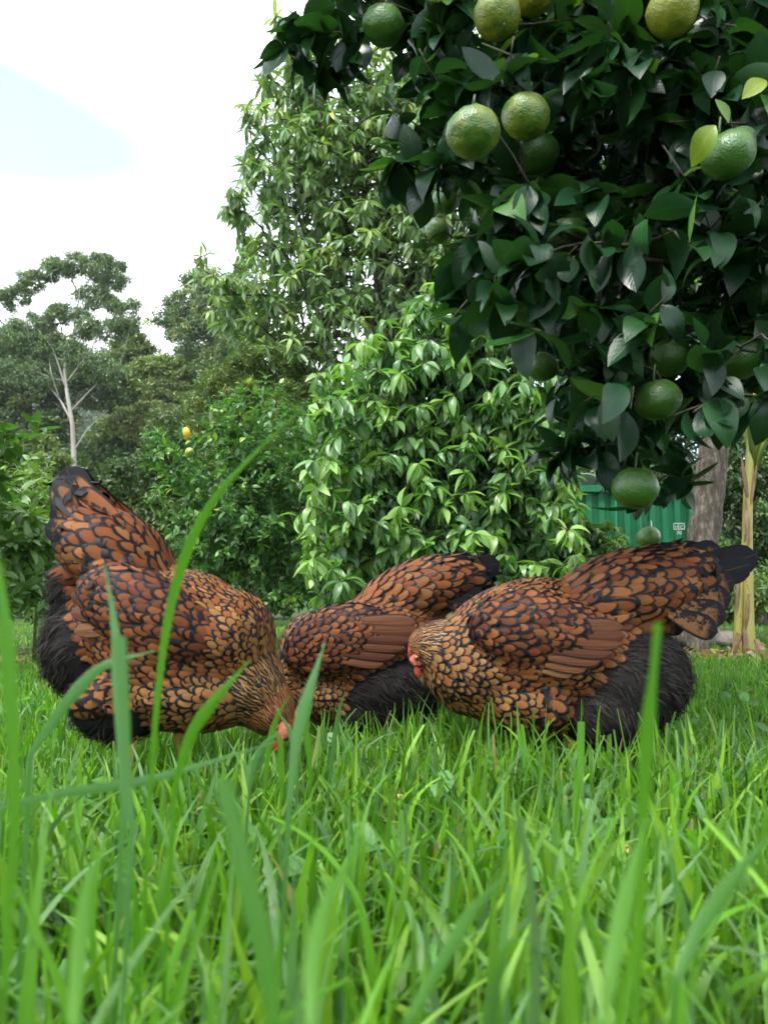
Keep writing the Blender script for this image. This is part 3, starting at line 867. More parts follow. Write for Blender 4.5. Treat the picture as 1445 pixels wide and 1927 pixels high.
# ------------------------------------------------------------------ green container with white roof sheet
M['green_paint'] = mat_plain('green_container_paint', (0.013, 0.20, 0.078), 0.55, 0.3, 2.5, 0.3)
M['white_paint'] = mat_plain('white_marking_paint', (0.75, 0.78, 0.76), 0.6, 0.3, 4.0, 0.08)
M['roof_white'] = mat_plain('white_roof_sheet', (0.66, 0.67, 0.68), 0.5, 0.4, 1.5, 0.12)
M['dark_gap'] = mat_plain('dark_rubber', (0.02, 0.022, 0.022), 0.7, 0.3, 6.0, 0.3)
def container():
    D = 16.0
    x0, x1 = at(1056, 1000, D)[0], at(1306, 1000, D)[0]
    top = at(1100, 914, D)[2]
    w = x1 - x0; cxm = (x0 + x1) / 2
    root = empty('shipping_container', (cxm, D + 3.0, 0))
    V, Fc = box((cxm, D + 3.03, top / 2 + 0.05), (w - 0.06, 5.94, top - 0.16)); obj('body', V, Fc, M['green_paint'], root, smooth=False)
    for sx in (x0 + 0.06, x1 - 0.06):
        V, Fc = box((sx, D - 0.02, top / 2), (0.12, 0.12, top)); obj('corner_post', V, Fc, M['green_paint'], root, smooth=False)
    V, Fc = box((cxm, D - 0.025, top - 0.07), (w - 0.24, 0.13, 0.14)); obj('top_rail', V, Fc, M['green_paint'], root, smooth=False)
    V, Fc = box((cxm, D - 0.025, 0.10), (w - 0.24, 0.13, 0.16)); obj('bottom_rail', V, Fc, M['green_paint'], root, smooth=False)
    # each pressed rib of the front wall
    nr = 9
    for k in range(nr):
        xx = x0 + 0.2 + (w - 0.4) * (k + 0.5) / nr
        V, Fc = box((xx, D + 0.028, top / 2 + 0.02), ((w - 0.4) / nr * 0.62, 0.05, top - 0.34))
        V[np.abs(V[:, 1] - (D + 0.003)) < 0.002, 0] = xx + (V[np.abs(V[:, 1] - (D + 0.003)) < 0.002, 0] - xx) * 0.7
        obj('wall_rib', V, Fc, M['green_paint'], root, smooth=False)
    for s in (-0.25, 0.25):
        b = Bag(); add_tube(b, [(cxm + s, D - 0.05, 0.15), (cxm + s, D - 0.05, top - 0.1)], 0.018, 8); b.obj('lock_rod', M['green_paint'], root)
    def text(s, px, py, h):
        cu = bpy.data.curves.new('marking', 'FONT'); cu.body = s; cu.size = h; cu.extrude = 0.002; cu.align_x = 'CENTER'
        o = bpy.data.objects.new('tmp', cu); COL.objects.link(o)
        me = bpy.data.meshes.new_from_object(o.evaluated_get(bpy.context.evaluated_depsgraph_get()))
        bpy.data.objects.remove(o); bpy.data.curves.remove(cu)
        me.materials.clear(); me.materials.append(M['white_paint'])
        n = bpy.data.objects.new('marking', me); COL.objects.link(n); n.parent = root
        p = at(px, py, D) - origin(root)
        n.location = (p[0], D - 0.006 - (D + 3.0), p[2]); n.rotation_euler = (math.pi / 2, 0, 0)
    bpy.context.view_layer.update()
    text('1', 1225, 992, 0.20); text('C', 1281.5, 994.5, 0.095); text('70', 1277, 1006, 0.105); text('I', 1270.5, 994, 0.085); text('I', 1273.5, 994, 0.085)
    fr = Bag()
    for (a, b_) in (((1267, 985), (1287, 985)), ((1267, 996), (1287, 996)), ((1267, 985), (1267, 996)), ((1287, 985), (1287, 996)), ((1276, 985), (1276, 996))):
        A_, B_ = at(*a, D), at(*b_, D)
        V, Fc = box((A_ + B_) / 2 + np.array([0, -0.004, 0]), np.maximum(np.abs(B_ - A_), 0.013) * np.array([1, 0, 1]) + np.array([0, 0.003, 0])); fr.add(V, Fc)
    fr.obj('marking_frame', M['white_paint'], root, smooth=False)
    tag(root, 'green shipping container with white markings behind the hanging mandarins', 'container')
    # curved white sheet lying on the container roof
    f = np.linspace(0, 1, 15)
    pts = []
    for yy in (D - 0.05, D + 2.5):
        for q in f:
            pts.append([x0 + 0.1 + q * 1.28, yy, top + 0.02 + 0.27 * math.cos(q * math.pi / 2) ** 0.9 + 0.012 * math.sin(q * 60)])
    pts = np.array(pts); low = pts - np.array([0, 0, 0.012])
    V = np.concatenate([pts, low]); n = 15
    i = np.arange(n - 1)
    Fc = np.concatenate([np.stack([i, i + 1, i + n + 1, i + n], 1), np.stack([i + 2 * n, i + 3 * n, i + 3 * n + 1, i + 2 * n + 1], 1), np.stack([i, i + 2 * n, i + 2 * n + 1, i + 1], 1)])
    tag(obj('roof_sheet', V, Fc, M['roof_white'], base=(x0 + 0.7, D, top)), 'curved white roofing sheet lying on top of the green container', 'sheet')
container()

# ------------------------------------------------------------------ rough-barked trunk at the right
def shade_trunk():
    D = 4.6
    P = [(1298, 1262), (1300, 1225), (1306, 1150), (1316, 1060), (1328, 970), (1336, 900), (1345, 820), (1352, 720), (1370, 560), (1390, 400)]
    pts = [at(px, py, D) for px, py in P]
    base = pts[0].copy(); base[2] = 0.0
    root = empty('rough_barked_tree', base)
    tr = [base] + [p for p in pts[1:]]
    r = [0.12, 0.098, 0.09, 0.088, 0.09, 0.09, 0.085, 0.08, 0.07, 0.055]
    # smooth resample
    f = np.linspace(0, len(tr) - 1, 36); tr = np.array(tr)
    path = np.stack([np.interp(f, np.arange(len(tr)), tr[:, k]) for k in range(3)], 1); rr = np.interp(f, np.arange(len(r)), r)
    V, Fc, uv, tri = tube(path, rr, 26)
    ctr = np.repeat(path, 26, 0)
    for k in range(len(ctr)):
        d = V[k] - ctr[k]
        nz = mnoise.noise(Vector(V[k]) * 14) * 0.10 + mnoise.noise(Vector(V[k]) * 45) * 0.06
        V[k] = ctr[k] + d * (1 + nz)
    b = Bag(); b.add(V, Fc, uv); b.f.setdefault(3, []).append(tri)
    b.obj('trunk', M['bark'], root)
    blobs = [(1330, 500, 140, 110), (1440, 420, 140, 140), (1250, 360, 130, 110), (1420, 640, 90, 70), (1560, 560, 120, 150), (1330, 180, 180, 150), (1500, 200, 160, 150)]
    tips = blob_points(blobs, D + 0.5, 330, dr=0.7, shell=0.7)
    A, rad, chains, td = skeleton(path[20:], tips, 0.14, 0.003, rr[20:] * 0.7, pw=0.15)
    skeleton_bag(A, rad, chains, 8, 4, 0.012).obj('branches', M['twig'], root)
    Tt, Rm, S, idx = whorl(tips, td, 9, 0.08, 0.13, 40, 105, 0.4, 0.4)
    cols = leaf_cols(len(Tt), (0.08, 0.15, 0.04), 0.25, (0.13, 0.22, 0.05), 0.3)
    leaf_parts(root, 'leaf', LEAF_LYCHEE, rng.integers(0, 4, len(Tt)), Rm, Tt, S, cols, M['bushleaf'], 200, 'crown')
    tag(root, 'grey rough-barked trunk with a leafy crown behind the right hen\'s tail', 'tree')
shade_trunk()

# ------------------------------------------------------------------ banana plant
t = NT('banana_stem')
nz = t.noise(9.0, 4, 0.6, stretch=(1, 1, 0.25)); n2 = t.noise(30.0, 4, 0.7, stretch=(1, 1, 0.3))
c = t.ramp(nz, [(0.3, (0.11, 0.13, 0.025)), (0.5, (0.20, 0.17, 0.035)), (0.7, (0.11, 0.15, 0.03))])
c = t.mix(t.math('GREATER_THAN', n2, 0.63), c, (0.05, 0.035, 0.018))
M['banana'] = t.done(t.bsdf(c, 0.5, 0.4, t.bump(n2, 0.25, 0.004)))
M['drysheath'] = mat_bark('dry_banana_sheath', (0.06, 0.04, 0.02), (0.15, 0.10, 0.06), (0.26, 0.19, 0.13), 22, 0.5)
LEAF_BANANA = leaf_template(14, 0.26, 0.7, 0.3, 0.45)
def sheet_patch(bag, p0, p1, w, bulge, face, nseg=8, wob=0.2, col=None, curl=0.5):
    """thin curled strip (dry sheath) from p0 to p1"""
    p0, p1 = np.array(p0, float), np.array(p1, float)
    f = np.linspace(0, 1, nseg + 1)[:, None]
    side = nrm(np.cross(p1 - p0, face)); fa = nrm(np.array(face, float))
    path = p0 * (1 - f) + p1 * f + fa * bulge * np.sin(f * math.pi) + rng.normal(size=(nseg + 1, 3)) * w * wob * 0.3
    wid = w * np.sin(np.clip(f * 0.9 + 0.12, 0, 1) * math.pi) ** 0.6
    V = []
    for th in (0.0, 0.004):
        for u in (-1, -0.5, 0, 0.5, 1):
            V.append(path + side * wid * 0.5 * u * (1 - 0.15 * abs(u)) + fa * (-curl * abs(u) ** 2 * wid * 0.5 - th))
    V = np.stack(V, 1).reshape(-1, 3)
    i = np.arange(nseg)[:, None] * 10
    A_ = np.concatenate([np.stack([i + j, i + j + 1, i + j + 11, i + j + 10], -1)[:, 0] for j in range(4)] + [np.stack([i + j + 1, i + j, i + j + 10, i + j + 11], -1)[:, 0] for j in range(5, 9)]
                        + [np.stack([i + a, i + a + 10, i + b_ + 10, i + b_], -1)[:, 0] for a, b_ in ((0, 5), (9, 4))])
    bag.add(V, A_, None, col)
def banana():
    D = 4.2
    base = at(1402, 1245, D); base[2] = 0
    root = empty('banana_plant', base)
    def stem(pxs, rs):
        pts = np.array([at(px, py, D) for px, py in pxs]); pts[0][2] = 0.0
        f = np.linspace(0, len(pts) - 1, 30)
        path = np.stack([np.interp(f, np.arange(len(pts)), pts[:, k]) for k in range(3)], 1)
        b = Bag(); add_tube(b, path, np.interp(f, np.arange(len(rs)), rs), 14, jit=0.05); b.obj('stem', M['banana'], root)
    stem([(1408, 1245), (1407, 1180), (1406, 1100), (1405, 1000), (1407, 920), (1412, 840), (1418, 740)], [0.040, 0.032, 0.029, 0.027, 0.025, 0.023, 0.016])
    stem([(1386, 1240), (1388, 1180), (1391, 1110), (1396, 1060), (1400, 1000)], [0.028, 0.023, 0.019, 0.015, 0.010])
    fc = (0, -1, 0)
    for (a, b_, w, bu) in (((1408, 1030), (1402, 935), 0.05, 0.035), ((1406, 935), (1394, 858), 0.045, 0.03), ((1410, 1110), (1402, 1185), 0.05, 0.045), ((1412, 950), (1424, 870), 0.035, 0.03), ((1400, 1080), (1408, 1010), 0.03, 0.03),
                           ((1394, 1195), (1366, 1252), 0.05, 0.05), ((1410, 1200), (1432, 1250), 0.05, 0.05), ((1400, 1180), (1408, 1255), 0.06, 0.055), ((1390, 1090), (1384, 1150), 0.03, 0.04), ((1388, 1190), (1384, 1250), 0.05, 0.04)):
        bag = Bag(); sheet_patch(bag, at(*a, D - 0.027), at(*b_, D - 0.03), w * 0.62, bu * 0.15, fc, curl=0.35, wob=0.12); bag.obj('dry_sheath', M['drysheath'], root)
    tv, tf, tuv = LEAF_BANANA
    top = at(1414, 800, D)
    for (ex, ey, dd, ln) in ((1385, 650, -0.3, 0.7), (1470, 640, 0.2, 0.9), (1440, 560, 0.4, 1.0), (1350, 700, 0.5, 0.8), (1520, 760, -0.2, 0.7)):
        e = at(ex, ey, D + dd * 0.6)
        bag = Bag(); add_tube(bag, [top - np.array([0, 0, 0.25]), top * 0.6 + e * 0.4, e], [0.018, 0.012, 0.008], 7, col=(0.2, 0.26, 0.06)); bag.obj('leaf_stalk', M['bushleaf'], root)
        V, Fc, uv = batch(tv, tf, tuv, frames(np.array([e - top + np.array([0, 0, 0.15])]), np.array([[0, -0.4, 1.0]])), e[None], np.array([ln]))
        obj('leaf_blade', V, Fc, M['bushleaf'], root, uv, np.tile([0.12, 0.22, 0.045], (len(V), 1)))
    tag(root, 'young banana plant with a yellow-green stem at the right edge', 'plant')
    # fallen dry sheaths beside it
    for k, (px, py, d2, px2, py2, lab) in enumerate(((1425, 1205, 4.0, 1440, 1245, 'curled dry banana sheath leaning at the right of the banana stem'),
                                                     ((1352), 1238, 4.0, 1385, 1246, 'flat dry brown leaf scrap on the lawn left of the banana stem'))):
        bag = Bag(); sheet_patch(bag, at(px, py, d2), at(px2, py2, d2 - 0.05), 0.055 if k == 0 else 0.04, 0.02, (0.2, -1, 0.3), curl=0.7)
        b0 = at(px2, py2, d2)
        tag(bag.obj('dry_leaf', M['drysheath'], base=b0), lab, 'dry leaf')
banana()

# ------------------------------------------------------------------ weathered board and black strip
M['board'] = mat_bark('weathered_board', (0.11, 0.095, 0.07), (0.19, 0.165, 0.13), (0.25, 0.225, 0.18), 9, 0.3, (0.3, 1, 1))
def board():
    D = 5.1
    a, b_ = at(1318, 1206, D), at(1402, 1210, D - 0.05)
    f = np.linspace(0, 1, 12)
    rows = []
    for v, (dy, dz) in enumerate(((0, 0), (0.02, 0.10), (0.06, 0.17))):
        edge = a[None] * (1 - f[:, None]) + b_[None] * f[:, None]
        edge = edge + np.array([0, dy * 6, 0]) + np.stack([np.zeros(12), np.zeros(12), dz * (0.7 + 0.2 * np.sin(f * 5)) + 0.006 * rng.normal(size=12)], 1)
        rows.append(edge)
    up = np.stack(rows, 0).reshape(-1, 3); up[:, 2] = np.maximum(up[:, 2], 0.02)
    V = np.concatenate([up, up - np.array([0, -0.004, 0.014])]); n = 36
    i, j = np.meshgrid(np.arange(2), np.arange(11), indexing='ij'); q = (i * 12 + j).ravel()
    e = np.arange(11)
    Fc = np.concatenate([np.stack([q, q + 1, q + 13, q + 12], 1), np.stack([q + n, q + n + 12, q + n + 13, q + n + 1], 1), np.stack([e, e + n, e + n + 1, e + 1], 1),
                         np.stack([e + 24, e + 25, e + n + 25, e + n + 24], 1), np.array([[0, 12, 12 + n, n], [12, 24, 24 + n, 12 + n], [11, 11 + n, 23 + n, 23], [23, 23 + n, 35 + n, 35]])])
    tag(obj('board', V, Fc, M['board'], base=(a + b_) / 2, smooth=False), 'pale weathered board lying on the grass beside the banana stem', 'board')
    p = [at(1333, 1196, D - 0.04), at(1342, 1184, D + 0.0), at(1352, 1172, D + 0.12), at(1360, 1164, D + 0.2)]
    bag = Bag(); add_tube(bag, p, [0.022, 0.022, 0.02, 0.016], 4, squash=0.5); tag(bag.obj('rubber_strip', M['dark_gap'], base=p[0]), 'dark bent strip lying across the weathered board', 'strip')
board()

# ------------------------------------------------------------------ mandarin tree (nearest foliage)
FRUIT = [  # px, py, r_px, ripe, label
    (722, 48, 43, 0.0, 'dark green bumpy mandarin at the top, nearest the sky'),
    (935, 30, 48, 0.62, 'yellow-green mandarin cut by the top edge, left of the yellowest one'),
    (1000, -12, 46, 0.95, 'yellow mandarin mostly cut off by the top edge'),
    (1265, 22, 52, 0.8, 'mandarin yellowing on one side at the top right'),
    (890, 249, 54, 0.42, 'large bumpy mandarin, left one of the cluster of three'),
    (988, 219, 49, 0.5, 'smooth lime-green mandarin, highest of the cluster of three'),
    (1012, 288, 42, 0.05, 'dark mandarin at the bottom of the cluster of three'),
    (1370, 291, 52, 0.2, 'green mandarin with a yellowing leaf on it near the right edge'),
    (1250, 290, 40, 0.05, 'shaded mandarin peeping over a thin branch'),
    (824, 434, 27, 0.3, 'small pale mandarin under a folded leaf at the left of the tree'),
    (838, 378, 27, 0.0, 'small dark mandarin above the pale one at the left of the tree'),
    (1020, 690, 31, 0.15, 'small mandarin low on the left, half under dark leaves'),
    (1260, 672, 40, 0.1, 'green mandarin directly above another on the lower right'),
    (1237, 752, 44, 0.12, 'flattened green mandarin, lower one of the stacked pair'),
    (1392, 672, 46, 0.0, 'dark mandarin behind a broad leaf at the right edge'),
    (1195, 919, 44, 0.1, 'green mandarin hanging low in front of the green container'),
    (1219, 1010, 23, 0.35, 'small pale mandarin just above the right hen\'s back'),
    (1068, 447, 44, 0.0, 'shaded mandarin deep inside the tree, left of its twin'),
    (1240, 466, 42, 0.0, 'shaded mandarin deep inside the tree, right of its twin'),
]
LEAF_CIT = [leaf_template(7, 0.52, dr, 0.30, 0.47, cu) for dr, cu in ((0.25, 0.3), (0.6, -0.4), (-0.35, 0.25), (1.0, 0.45), (0.4, 0.8))]
def in_poly(P, poly):
    x, y = P[:, 0], P[:, 1]; ins = np.zeros(len(P), bool)
    for (x1, y1), (x2, y2) in zip(poly, poly[1:] + poly[:1]):
        c = ((y1 > y) != (y2 > y)) & (x < (x2 - x1) * (y - y1) / (y2 - y1 + 1e-9) + x1)
        ins ^= c
    return ins
def mandarin_tree():
    base = np.array([1.62, 2.15, 0.0])
    root = empty('mandarin_tree', base)
    fr_c, fr_r = [], []
    for k, (px, py, r, ripe, lab) in enumerate(FRUIT):
        D = 0.034 * F / r
        if 'deep inside' in lab: D = 1.55
        if 'peeping' in lab: D = 1.3
        if 'at the right edge' in lab: D = 1.15
        fruit('mandarin', px, py, r, D, lab, ripe, 'mandarin', 0.88, 'mandarins on the tree', 'mandarin', rough=0.045 if 'bumpy' in lab else 0.022)
        fr_c.append(at(px, py, D)); fr_r.append(r * D / F)
    fr_c, fr_r = np.array(fr_c), np.array(fr_r)
    poly = [(560, -120), (640, 10), (720, 60), (770, 120), (790, 200), (770, 290), (800, 400), (830, 430), (900, 490), (930, 540), (920, 590), (1000, 640), (1060, 700),
            (1090, 780), (1100, 830), (1150, 860), (1180, 870), (1220, 850), (1280, 830), (1340, 780), (1420, 770), (1600, 760), (2300, 700), (2300, -1100), (560, -1100)]
    n = 2600
    c = np.stack([rng.uniform(560, 2300, n), rng.uniform(-1100, 900, n)], 1)
    c = c[in_poly(c, poly)]
    # keep the frame dense, thin out what only shades
    fr = (c[:, 0] < 1500) & (c[:, 1] > -60)
    keep = fr | (rng.random(len(c)) < 0.42)
    c = c[keep]
    extra = np.stack([rng.uniform(820, 1500, 900), rng.uniform(-40, 860, 900)], 1); extra = extra[in_poly(extra, poly)]
    c = np.concatenate([c, extra[:400]])
    depth = rng.uniform(0.95, 2.1, len(c))
    edge = np.clip((c[:, 0] - 560) / 400, 0, 1)
    depth = np.where(edge < 0.7, rng.uniform(1.05, 1.5, len(c)), depth)
    tips = np.array([at(px, py, d) for (px, py), d in zip(c, depth)])
    # sprigs that define the outline
    sprig = [(520, 70, 1.15), (560, 120, 1.2), (590, 60, 1.15), (640, 60, 1.15), (660, 100, 1.2), (610, 110, 1.2), (545, 20, 1.15), (730, 200, 1.2), (735, 300, 1.2), (730, 345, 1.2), (790, 360, 1.25),
             (800, 470, 1.3), (860, 510, 1.15), (880, 575, 1.15), (850, 600, 1.1), (1040, 780, 1.2), (1060, 850, 1.2), (1030, 870, 1.2), (1195, 965, 1.3), (1300, 905, 1.3), (1160, 870, 1.25), (1250, 895, 1.3), (1130, 840, 1.2), (1275, 915, 1.35)]
    tips = np.concatenate([tips, [at(*s) for s in sprig]])
    tr = [base, base + [-0.02, 0, 0.35], base + [-0.1, -0.03, 0.75], base + [-0.22, -0.08, 1.1], base + [-0.4, -0.15, 1.5], base + [-0.6, -0.25, 1.9]]
    tr = np.array(tr); f = np.linspace(0, 5, 16); tr = np.stack([np.interp(f, np.arange(6), tr[:, k]) for k in range(3)], 1)
    alln = np.concatenate([tips, fr_c + np.array([0, 0, 1.0]) * (fr_r[:, None] * 1.3)])
    A, rad, chains, td = skeleton(tr, alln, 0.06, 0.0013, np.linspace(0.06, 0.028, 16), expo=2.5, pw=0.12, jit=0.16, sag=0.05)
    td = td[:len(tips)]
    skeleton_bag(A, rad, chains, 8, 5, 0.006).obj('trunk', M['twig'], root)
    out = nrm(td + 0.5 * np.array([-0.35, -0.6, 0.05]) + 0.35 * rand_unit(len(tips)))
    Tt, Rm, S, idx = whorl(tips, out, rng.integers(7, 11, len(tips)), 0.05, 0.085, 30, 95, 0.22, 0.1)
    k = rng.random((len(Tt), 1))
    Tt = Tt - out[idx] * k * 0.07
    # leaves never stick through or hide the fruit that the photograph shows
    mid = Tt + Rm[:, :, 1] * (S[:, None] * 0.5); tip_ = Tt + Rm[:, :, 1] * S[:, None]
    ok = np.ones(len(Tt), bool)
    pf = proj(fr_c)
    for q in range(len(fr_c)):
        for pt in (Tt, mid, tip_, (mid + tip_) / 2):
            pp = proj(pt)
            d2 = np.hypot(pp[:, 0] - pf[q, 0], pp[:, 1] - pf[q, 1])
            lim = FRUIT[q][2] * (1.35 if q not in (8, 14, 17, 18, 11) else 0.85)
            ok &= ~((d2 < lim) & (pp[:, 2] < pf[q, 2] + fr_r[q] * 0.6))
            ok &= np.linalg.norm(pt - fr_c[q], axis=1) > fr_r[q] * 1.02
    pt = proj(tip_)
    ok &= ~((pt[:, 1] > 1000) | ((pt[:, 1] > 900) & (pt[:, 0] < 1040)))
    ok &= tip_[:, 1] > 0.72
    for pt in (Tt, mid, tip_):      # the container's markings stay readable between the sprigs
        pp = proj(pt)
        ok &= ~((pp[:, 0] > 1205) & (pp[:, 0] < 1312) & (pp[:, 1] > 955) & (pp[:, 1] < 1040))
    Tt, Rm, S, idx = Tt[ok], Rm[ok], S[ok], idx[ok]
    cols = leaf_cols(len(Tt), (0.008, 0.033, 0.012), 0.4, (0.015, 0.054, 0.015), 0.25, (0.05, 0.125, 0.028), 0.04)
    # hand-placed yellowing leaves and the broad leaves round the fruit
    hand = [((1370, 232), (1355, 180), 0.93, (0.085, 0.17, 0.02)), ((1345, 236), (1300, 282), 0.90, (0.15, 0.22, 0.025)), ((1385, 240), (1440, 250), 0.93, (0.05, 0.10, 0.02)),
            ((1440, 150), (1400, 172), 0.95, (0.17, 0.23, 0.025)), ((1050, 560), (1010, 480), 1.2, (0.05, 0.12, 0.03))]
    hT, hR, hS, hC = [], [], [], []
    for a_, b_, d_, cc in hand:
        p0, p1 = at(*a_, d_), at(*b_, d_ - 0.015)
        hT.append(p0); hS.append(np.linalg.norm(p1 - p0)); hR.append(frames((p1 - p0)[None], np.array([[0.1, -0.9, 0.5]]))[0]); hC.append(cc)
    Tt = np.concatenate([Tt, hT]); Rm = np.concatenate([Rm, hR]); S = np.concatenate([S, hS]); cols = np.concatenate([cols, hC])
    leaf_parts(root, 'leaf', LEAF_CIT, rng.integers(0, 5, len(Tt)), Rm, Tt, S, cols, M['citrus'], 300, 'crown')
    tag(root, 'dark leafy mandarin tree overhanging the upper right with green fruit', 'tree')
mandarin_tree()

# ------------------------------------------------------------------ hens
def mat_feather(name, mode):
    t = NT(name)
    a = t.n('ShaderNodeAttribute', attribute_name='lc')
    uv = t.n('ShaderNodeUVMap').outputs[0]
    sx = t.n('ShaderNodeSeparateXYZ', {0: uv})
    us = t.math('SUBTRACT', t.math('MULTIPLY', sx.outputs[0], 2.0), 1.0)
    u = t.math('ABSOLUTE', us); v = sx.outputs[1]
    nz = t.noise(260.0, 3, 0.6)
    wob = t.math('MULTIPLY', t.math('SUBTRACT', nz, 0.5), 0.22)
    black = (0.0045, 0.0048, 0.0062)
    barb = t.math('SINE', t.math('ADD', t.math('MULTIPLY', v, 95.0), t.math('MULTIPLY', u, -60.0)))
    if mode == 'laced':
        vp = t.math('MAXIMUM', t.math('DIVIDE', t.math('SUBTRACT', v, 0.55), 0.45), 0.0)
        r2 = t.math('ADD', t.math('MULTIPLY', t.math('MULTIPLY', u, u), t.math('SUBTRACT', 1.0, t.math('MULTIPLY', vp, vp))), t.math('MULTIPLY', vp, vp))
        r = t.math('ADD', t.math('SQRT', r2), wob)
        f = t.math('MULTIPLY', t.math('SUBTRACT', r, t.math('SUBTRACT', a.outputs['Alpha'], 0.05)), 11.0, clamp=True)
        root_ = t.math('SUBTRACT', 1.0, t.math('MULTIPLY', t.math('SUBTRACT', v, 0.18), 5.0), clamp=True)
        f = t.math('MAXIMUM', f, root_)
        stk = t.n('ShaderNodeTexNoise', {'Vector': t.n('ShaderNodeMapping', {'Vector': uv, 'Scale': (22.0, 3.0, 1.0)}).outputs[0], 'Scale': 1.0, 'Detail': 3.0}).outputs['Fac']
        rust = t.mix(t.math('MULTIPLY', t.math('ADD', barb, 1.0), 0.10), a.outputs['Color'], t.mix(1.0, a.outputs['Color'], (0.5, 0.45, 0.4), 'MULTIPLY'))
        rust = t.mix(t.math('MULTIPLY', stk, 0.6), rust, t.mix(1.0, rust, (0.45, 0.38, 0.35), 'MULTIPLY'))
        rust = t.mix(t.math('MULTIPLY', v, 0.55), rust, t.mix(1.0, rust, (1.6, 1.65, 1.7), 'MULTIPLY'))
        shaft = t.math('SUBTRACT', 1.0, t.math('MULTIPLY', u, 14.0), clamp=True)
        rust = t.mix(t.math('MULTIPLY', shaft, 0.35), rust, t.mix(1.0, rust, (1.4, 1.5, 1.6), 'MULTIPLY'))
        c = t.mix(f, rust, black)
        p = t.bsdf(c, t.math('SUBTRACT', 0.68, t.math('MULTIPLY', f, 0.2)), 0.15, t.bump(t.math('ADD', t.math('MULTIPLY', barb, 0.3), nz), 0.2, 0.001),
                   **{'Sheen Weight': 0.0})
    elif mode == 'hackle':
        f = t.math('MULTIPLY', t.math('SUBTRACT', t.math('ADD', a.outputs['Alpha'], wob), t.math('ADD', u, t.math('MULTIPLY', v, 0.25))), 6.0, clamp=True)
        c = t.mix(f, a.outputs['Color'], black)
        p = t.bsdf(c, 0.6, 0.2)
    elif mode == 'tail':
        g = t.math('ADD', t.math('ADD', t.math('MULTIPLY', us, 0.45), t.math('MULTIPLY', t.math('SUBTRACT', t.noise(95.0, 4, 0.7), 0.5), 3.0)), t.math('SUBTRACT', a.outputs['Alpha'], 0.7))
        edge = t.math('MAXIMUM', u, v)
        f = t.math('MULTIPLY', t.math('SUBTRACT', g, 0.0), 4.0, clamp=True)
        f = t.math('MULTIPLY', f, t.math('SUBTRACT', 1.0, t.math('MULTIPLY', t.math('SUBTRACT', edge, 0.74), 8.0), clamp=True))
        c = t.mix(f, black, a.outputs['Color'])
        shaft = t.math('SUBTRACT', 1.0, t.math('MULTIPLY', u, 22.0), clamp=True)
        c = t.mix(t.math('MULTIPLY', shaft, 0.4), c, (0.10, 0.07, 0.04))
        p = t.bsdf(c, 0.6, 0.1, t.bump(barb, 0.15, 0.001))
    elif mode == 'wing':
        edge = t.math('ADD', u, wob)
        stk = t.n('ShaderNodeTexNoise', {'Vector': t.n('ShaderNodeMapping', {'Vector': uv, 'Scale': (16.0, 0.9, 1.0)}).outputs[0], 'Scale': 1.0, 'Detail': 3.0}).outputs['Fac']
        stk = t.math('MULTIPLY', t.math('SUBTRACT', stk, 0.36), 4.0, clamp=True)
        f = t.math('MULTIPLY', t.math('SUBTRACT', edge, t.math('SUBTRACT', a.outputs['Alpha'], 0.05)), 8.0, clamp=True)
        c = t.mix(f, t.mix(t.math('MULTIPLY', stk, 0.85), a.outputs['Color'], (0.022, 0.009, 0.005)), black)
        p = t.bsdf(c, 0.58, 0.2, t.bump(barb, 0.2, 0.001))
    else:  # fluff
        p = t.bsdf(a.outputs['Color'], 0.9, 0.05)
    return t.done(p)
for k in ('laced', 'hackle', 'tail', 'wing', 'fluff'): M['f_' + k] = mat_feather('feather_' + k, k)
M['henskin'] = mat_plain('dark_down', (0.014, 0.012, 0.011), 0.9, 0.1, 60, 0.3)
M['comb'] = mat_plain('red_comb_skin', (0.52, 0.045, 0.03), 0.5, 0.4, 160, 0.35, 0.4)
M['facered'] = mat_plain('face_skin', (0.42, 0.10, 0.065), 0.6, 0.3, 190, 0.4, 0.5)
M['beak'] = mat_plain('horn_beak', (0.30, 0.20, 0.08), 0.45, 0.4, 80, 0.4)
M['shank'] = mat_plain('yellow_shank', (0.45, 0.30, 0.06), 0.6, 0.3, 120, 0.3, 0.4)
M['eye'] = mat_plain('hen_eye', (0.20, 0.05, 0.01), 0.1, 0.6)
M['pupil'] = mat_plain('hen_pupil', (0.004, 0.004, 0.004), 0.06, 0.7)

def feather_template(nv=6, cols=(-1, -0.55, 0, 0.55, 1), dome=0.10, bend=0.10, base=0.42, knee=0.55, tippow=0.5):
    v = np.linspace(0, 1, nv + 1); v = np.sort(np.concatenate([v, [0.93]]))
    w = np.where(v < knee, base + (1 - base) * np.sin(np.clip(v / knee, 0, 1) * math.pi / 2), np.maximum(1 - (np.clip((v - knee) / (1 - knee), 0, 1)) ** 2, 0.0) ** tippow)
    w[-1] = 0.06
    V, UV = [], []
    for a, ww in zip(v, w):
        for u in cols:
            V.append([0.5 * u * ww, a, -dome * u * u * ww - bend * a * a]); UV.append([0.5 + 0.5 * u, a])
    n = len(cols); k = len(v)
    i = np.arange(k - 1)[:, None] * n; j = np.arange(n - 1)[None]
    Fc = np.stack([i + j, i + j + 1, i + j + n + 1, i + j + n], -1).reshape(-1, 4)
    return np.array(V), Fc, np.array(UV)
FEATHER = feather_template()
FEATHER_BIG = feather_template(12, (-1, -0.7, -0.35, 0, 0.35, 0.7, 1), 0.06, 0.08, 0.35, 0.72)
HACKLE = leaf_template(4, 0.30, 0.25, -0.25, 0.5)
DOWN = leaf_template(3, 0.07, 0.55, 0.0, 0.35)

